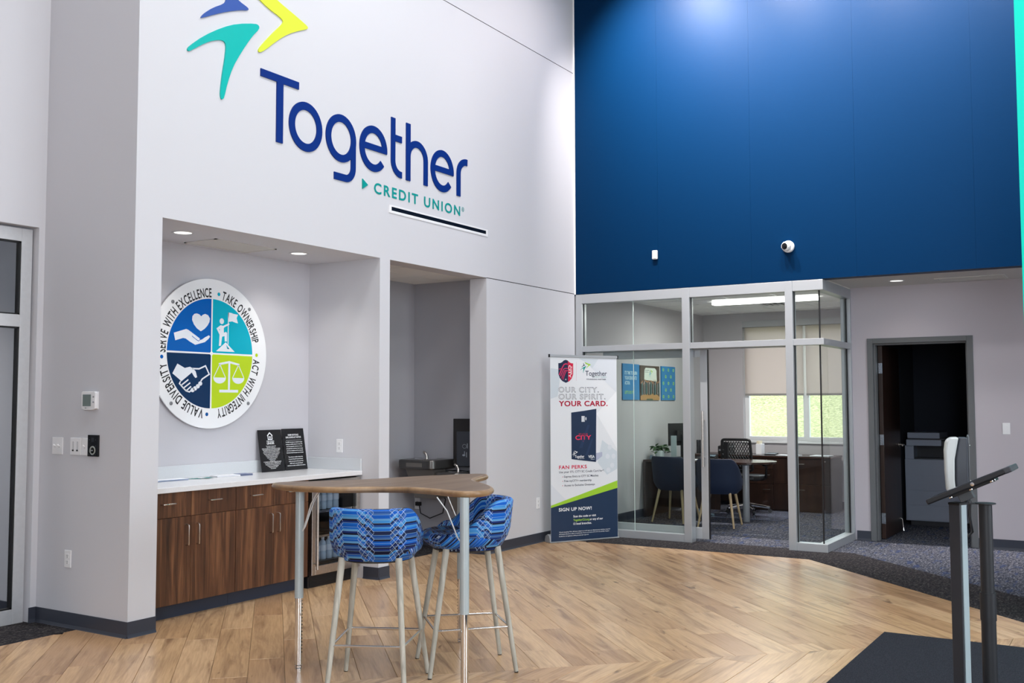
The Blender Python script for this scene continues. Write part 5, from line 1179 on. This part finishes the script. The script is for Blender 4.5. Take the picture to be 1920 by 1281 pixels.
p.build('printed_face', r)

# ------------------------------------------------------------------ tablet stand and hand sanitiser stand
kx, ky = -.727, 4.89
ks = thing('tablet_stand', 'tablet kiosk stand with a tilted black tablet on a square black and silver post', 'stand', (kx, ky, 0))
a1, a2 = Vector((.924, -.383, 0)), Vector((-.383, -.924, 0)); Z = Vector((0, 0, 1)); kc = Vector((kx, ky, 0))
MB().obox(kc + Z * .53, a1, a2, Z, .052, .058, 1.03).build('post', mat('post_charcoal', (44, 46, 52), .45), ks, bevel=.003)
MB().obox(kc + Z * .53 + a1 * .0275, a1, a2, Z, .004, .040, 1.028).build('silver_strip', mat('strip_silver', (172, 188, 192), .4, .2), ks)
MB().obox(kc + Z * 1.048, a1, a2, Z, .056, .062, .010).build('post_cap', GASKET, ks, bevel=.002)
MB().obox(kc + Z * .006, a1, a2, Z, .38, .38, .012).build('base_plate', BLACK, ks, bevel=.003)
T = Vector((.906, 0, .423)).normalized(); TN = Vector((-.423, 0, .906)).normalized(); tc_ = Vector((-.668, 4.905, 1.135))
tbp = MB().obox(tc_, T, (0, 1, 0), TN, .375, .255, .024).build('tablet', mat('tablet_black', (24, 25, 29), .45), ks, bevel=.006)
MB().obox(tc_ + TN * .0125, T, (0, 1, 0), TN, .33, .21, .001).build('screen', BLACKG, tbp)
MB().obox(tc_ + T * .172, T, (0, 1, 0), TN, .032, .257, .025).build('end_cap', mat('tablet_end', (58, 60, 66), .45), tbp, bevel=.005)
MB().obox(kc + Z * 1.075 + Vector((.035, 0, .012)), T, (0, 1, 0), TN, .06, .05, .045).build('tilt_bracket', mat('bracket_grey', (74, 78, 82), .5), ks, bevel=.003)
MB().obox(tc_ - TN * .018, T, (0, 1, 0), TN, .20, .12, .012).build('mount_plate', BLACK, ks)
bm_ = [tc_ - TN * .016 + T * t + Vector((0, y, 0)) for t in (-.085, .005, .095) for y in (-.125, -.05)]
for q in bm_: MB().lathe([(.0075, 0), (.007, .004), (0, .006)], q, 12, ax=-TN).build('bolt', CHROME, ks, smooth=True)
MB().lathe([(.009, 0), (.008, .003), (0, .004)], tc_ + Vector((0, -.1275, 0)) + T * .02, 14, ax=(0, -1, 0)).build('lock', CHROME, ks, smooth=True)

ss = thing('sanitizer_stand', 'hand sanitiser stand with white-fronted dispenser on a slim black pole behind the tablet', 'stand', (-.679, 5.394, 0))
sx, sy = -.679, 5.394; PB_ = mat('pole_black', (30, 32, 36), .5)
MB().tube([(sx, sy, .01), (sx, sy, .47)], .0335, 24).tube([(sx, sy, .57), (sx, sy, 1.005)], .0305, 24).build('pole', PB_, ss, smooth=True)
MB().tube([(sx, sy, .455), (sx, sy, .585)], .0365, 24).build('collar', PB_, ss, smooth=True); MB().lathe([(.0, 0), (.17, 0), (.17, .008), (.03, .014)], (sx, sy, 0), 36).build('base_plate', PB_, ss, smooth=True)
MB().lathe([(0, 1.003), (.035, 1.003), (.048, 1.006), (.048, 1.011), (0, 1.012)], (sx, sy, 0), 32).build('top_disc', PB_, ss, smooth=True)
f = Vector((-.978, -.208, 0)); sd_ = Vector((f.y, -f.x, 0)); bc = Vector((-.742, 5.372, 0))       # f: facing direction, sd_: sideways
pw = [(-.046, 1.045), (-.052, 1.10), (-.052, 1.30), (-.04, 1.330), (0, 1.338), (.04, 1.330), (.052, 1.30), (.052, 1.10), (.046, 1.045), (.016, 1.02), (.012, 1.004), (-.012, 1.004), (-.016, 1.02)]
bp_ = MB().prism([bc + sd_ * x + Z * z for x, z in pw], f * .006).build('back_plate', mat('plate_grey', (88, 93, 98), .5), ss, bevel=.001)
MB().obox((bc + Vector((sx, sy, 0))) / 2 + Z * 1.007, (bc - Vector((sx, sy, 0))).normalized(), sd_, Z, .085, .03, .006).build('arm', PB_, ss)
for x, z in ((-.03, 1.285), (-.02, 1.115), (.03, 1.285), (.02, 1.115)): MB().lathe([(.006, 0), (.005, .004), (0, .005)], bc + sd_ * x + Z * z, 12, ax=-f).build('bolt', CHROME, ss, smooth=True)
def side(pts, m_, name, w_, bev):
    MB().prism([bc + f * a + Z * z - sd_ * w_ / 2 for a, z in pts], sd_ * w_).build(name, m_, ss, bevel=bev, seg=3)
side([(.007, 1.06), (.007, 1.325), (.045, 1.325), (.052, 1.29), (.064, 1.22), (.066, 1.12), (.062, 1.06)], mat('dispenser_dark', (46, 52, 62), .45), 'dispenser_body', .115, .008)
side([(.046, 1.326), (.085, 1.324), (.104, 1.305), (.110, 1.26), (.109, 1.16), (.104, 1.062), (.064, 1.055), (.068, 1.12), (.066, 1.22), (.053, 1.29)], mat('dispenser_white', (196, 202, 202), .35), 'front_cover', .119, .010)
MB().tube([bc + Z * 1.02, bc + f * .006 + Z * .95, bc + f * -.006 + Z * .87, bc + f * .012 + Z * .852, bc + f * .024 + Z * .868, bc + f * .03 + Z * .98, bc + f * .02 + Z * 1.02], .006, 8).build('drip_loop', PB_, ss, smooth=True)

# ------------------------------------------------------------------ unseen fill lamp panels added to brighten the hall floor (above the frame)
for i, (x, y) in enumerate(((-3.6, 3.2), (-3.6, 6.2), (-0.6, 3.2), (-0.6, 6.2), (2.4, 3.2), (2.4, 6.2))):
    r = thing('ceiling_light', 'added white fill lamp panel in the hall ceiling, %s' % ('over the storefront side', 'over the niche side', 'over the entrance mat, near row', 'over the entrance mat, far row', 'beside the tall right glazing, near row', 'beside the tall right glazing, far row')[i], 'ceiling light', (x, y, HZ), 'added hall fill lamps')
    MB().box(x - .62, y - .62, HZ - .03, x + .62, y + .62, HZ).build('housing', WHITE, r); MB().box(x - .58, y - .58, HZ - .034, x + .58, y + .58, HZ - .03).build('diffuser', emit('hall_fill_lamp', (255, 250, 246), 3.0), r)
    light('AREA', 'hall_fill_lamp', (x, y, HZ - .05), 60, (.96, .98, 1.0), aim=(x, y, 0), shape='RECTANGLE', size=1.1, size_y=1.1)
# ------------------------------------------------------------------ ceiling spots (above the frame)
for i, (y, e) in enumerate(((6.9, 70), (8.9, 170))):
    r = thing('ceiling_spotlight', 'white ceiling spotlight aimed at the lettering wall, %s the blue wall' % ('farther from', 'nearer')[i], 'spotlight', (-3.6, y, HZ), 'ceiling spots for the lettering wall')
    MB().lathe([(.06, -.02), (.06, 0), (.0, 0)], (-3.6, y, HZ), 20).build('canopy', WHITE, r, smooth=True)
    ax = Vector((-.62, .05, -.78)).normalized(); MB().lathe([(.055, -.10), (.055, .10), (.046, .10), (.044, .02), (0, .02)], Vector((-3.6, y, HZ - .18)), 24, ax=ax).tube([(-3.6, y, HZ - .02), (-3.6, y, HZ - .16)], .012, 8).build('housing', WHITE, r, smooth=True)
    light('SPOT', 'lettering_wall_lamp', Vector((-3.6, y, HZ - .18)) + ax * .12, e, (1, .90, .88), aim=Vector((-3.6, y, HZ - .18)) + ax * 3, spot_size=1.7, spot_blend=1.0, shadow_soft_size=.06)

for i, x in enumerate((-4.45, -3.4, -2.3, -1.2, .1)):
    r = thing('ceiling_spotlight', 'white ceiling spotlight aimed at the blue wall, %s from the lettering wall' % ('first second third fourth fifth'.split()[i]), 'spotlight', (x, 8.7, HZ), 'ceiling spots for the blue wall')
    MB().lathe([(.06, -.02), (.06, 0), (.0, 0)], (x, 8.7, HZ), 20).build('canopy', WHITE, r, smooth=True)
    ax = Vector((0.10, .72, -.8)).normalized(); MB().lathe([(.055, -.10), (.055, .10), (.046, .10), (.044, .02), (0, .02)], Vector((x, 8.7, HZ - .18)), 24, ax=ax).tube([(x, 8.7, HZ - .02), (x, 8.7, HZ - .16)], .012, 8).build('housing', WHITE, r, smooth=True)
    light('SPOT', 'wall_wash_lamp', Vector((x, 8.7, HZ - .18)) + ax * .12, (1750, 1300, 1200, 760, 380)[i], (1, .93, .9), aim=Vector((x, 8.7, HZ - .18)) + ax * 3, spot_size=1.45, spot_blend=1.0, shadow_soft_size=.04)
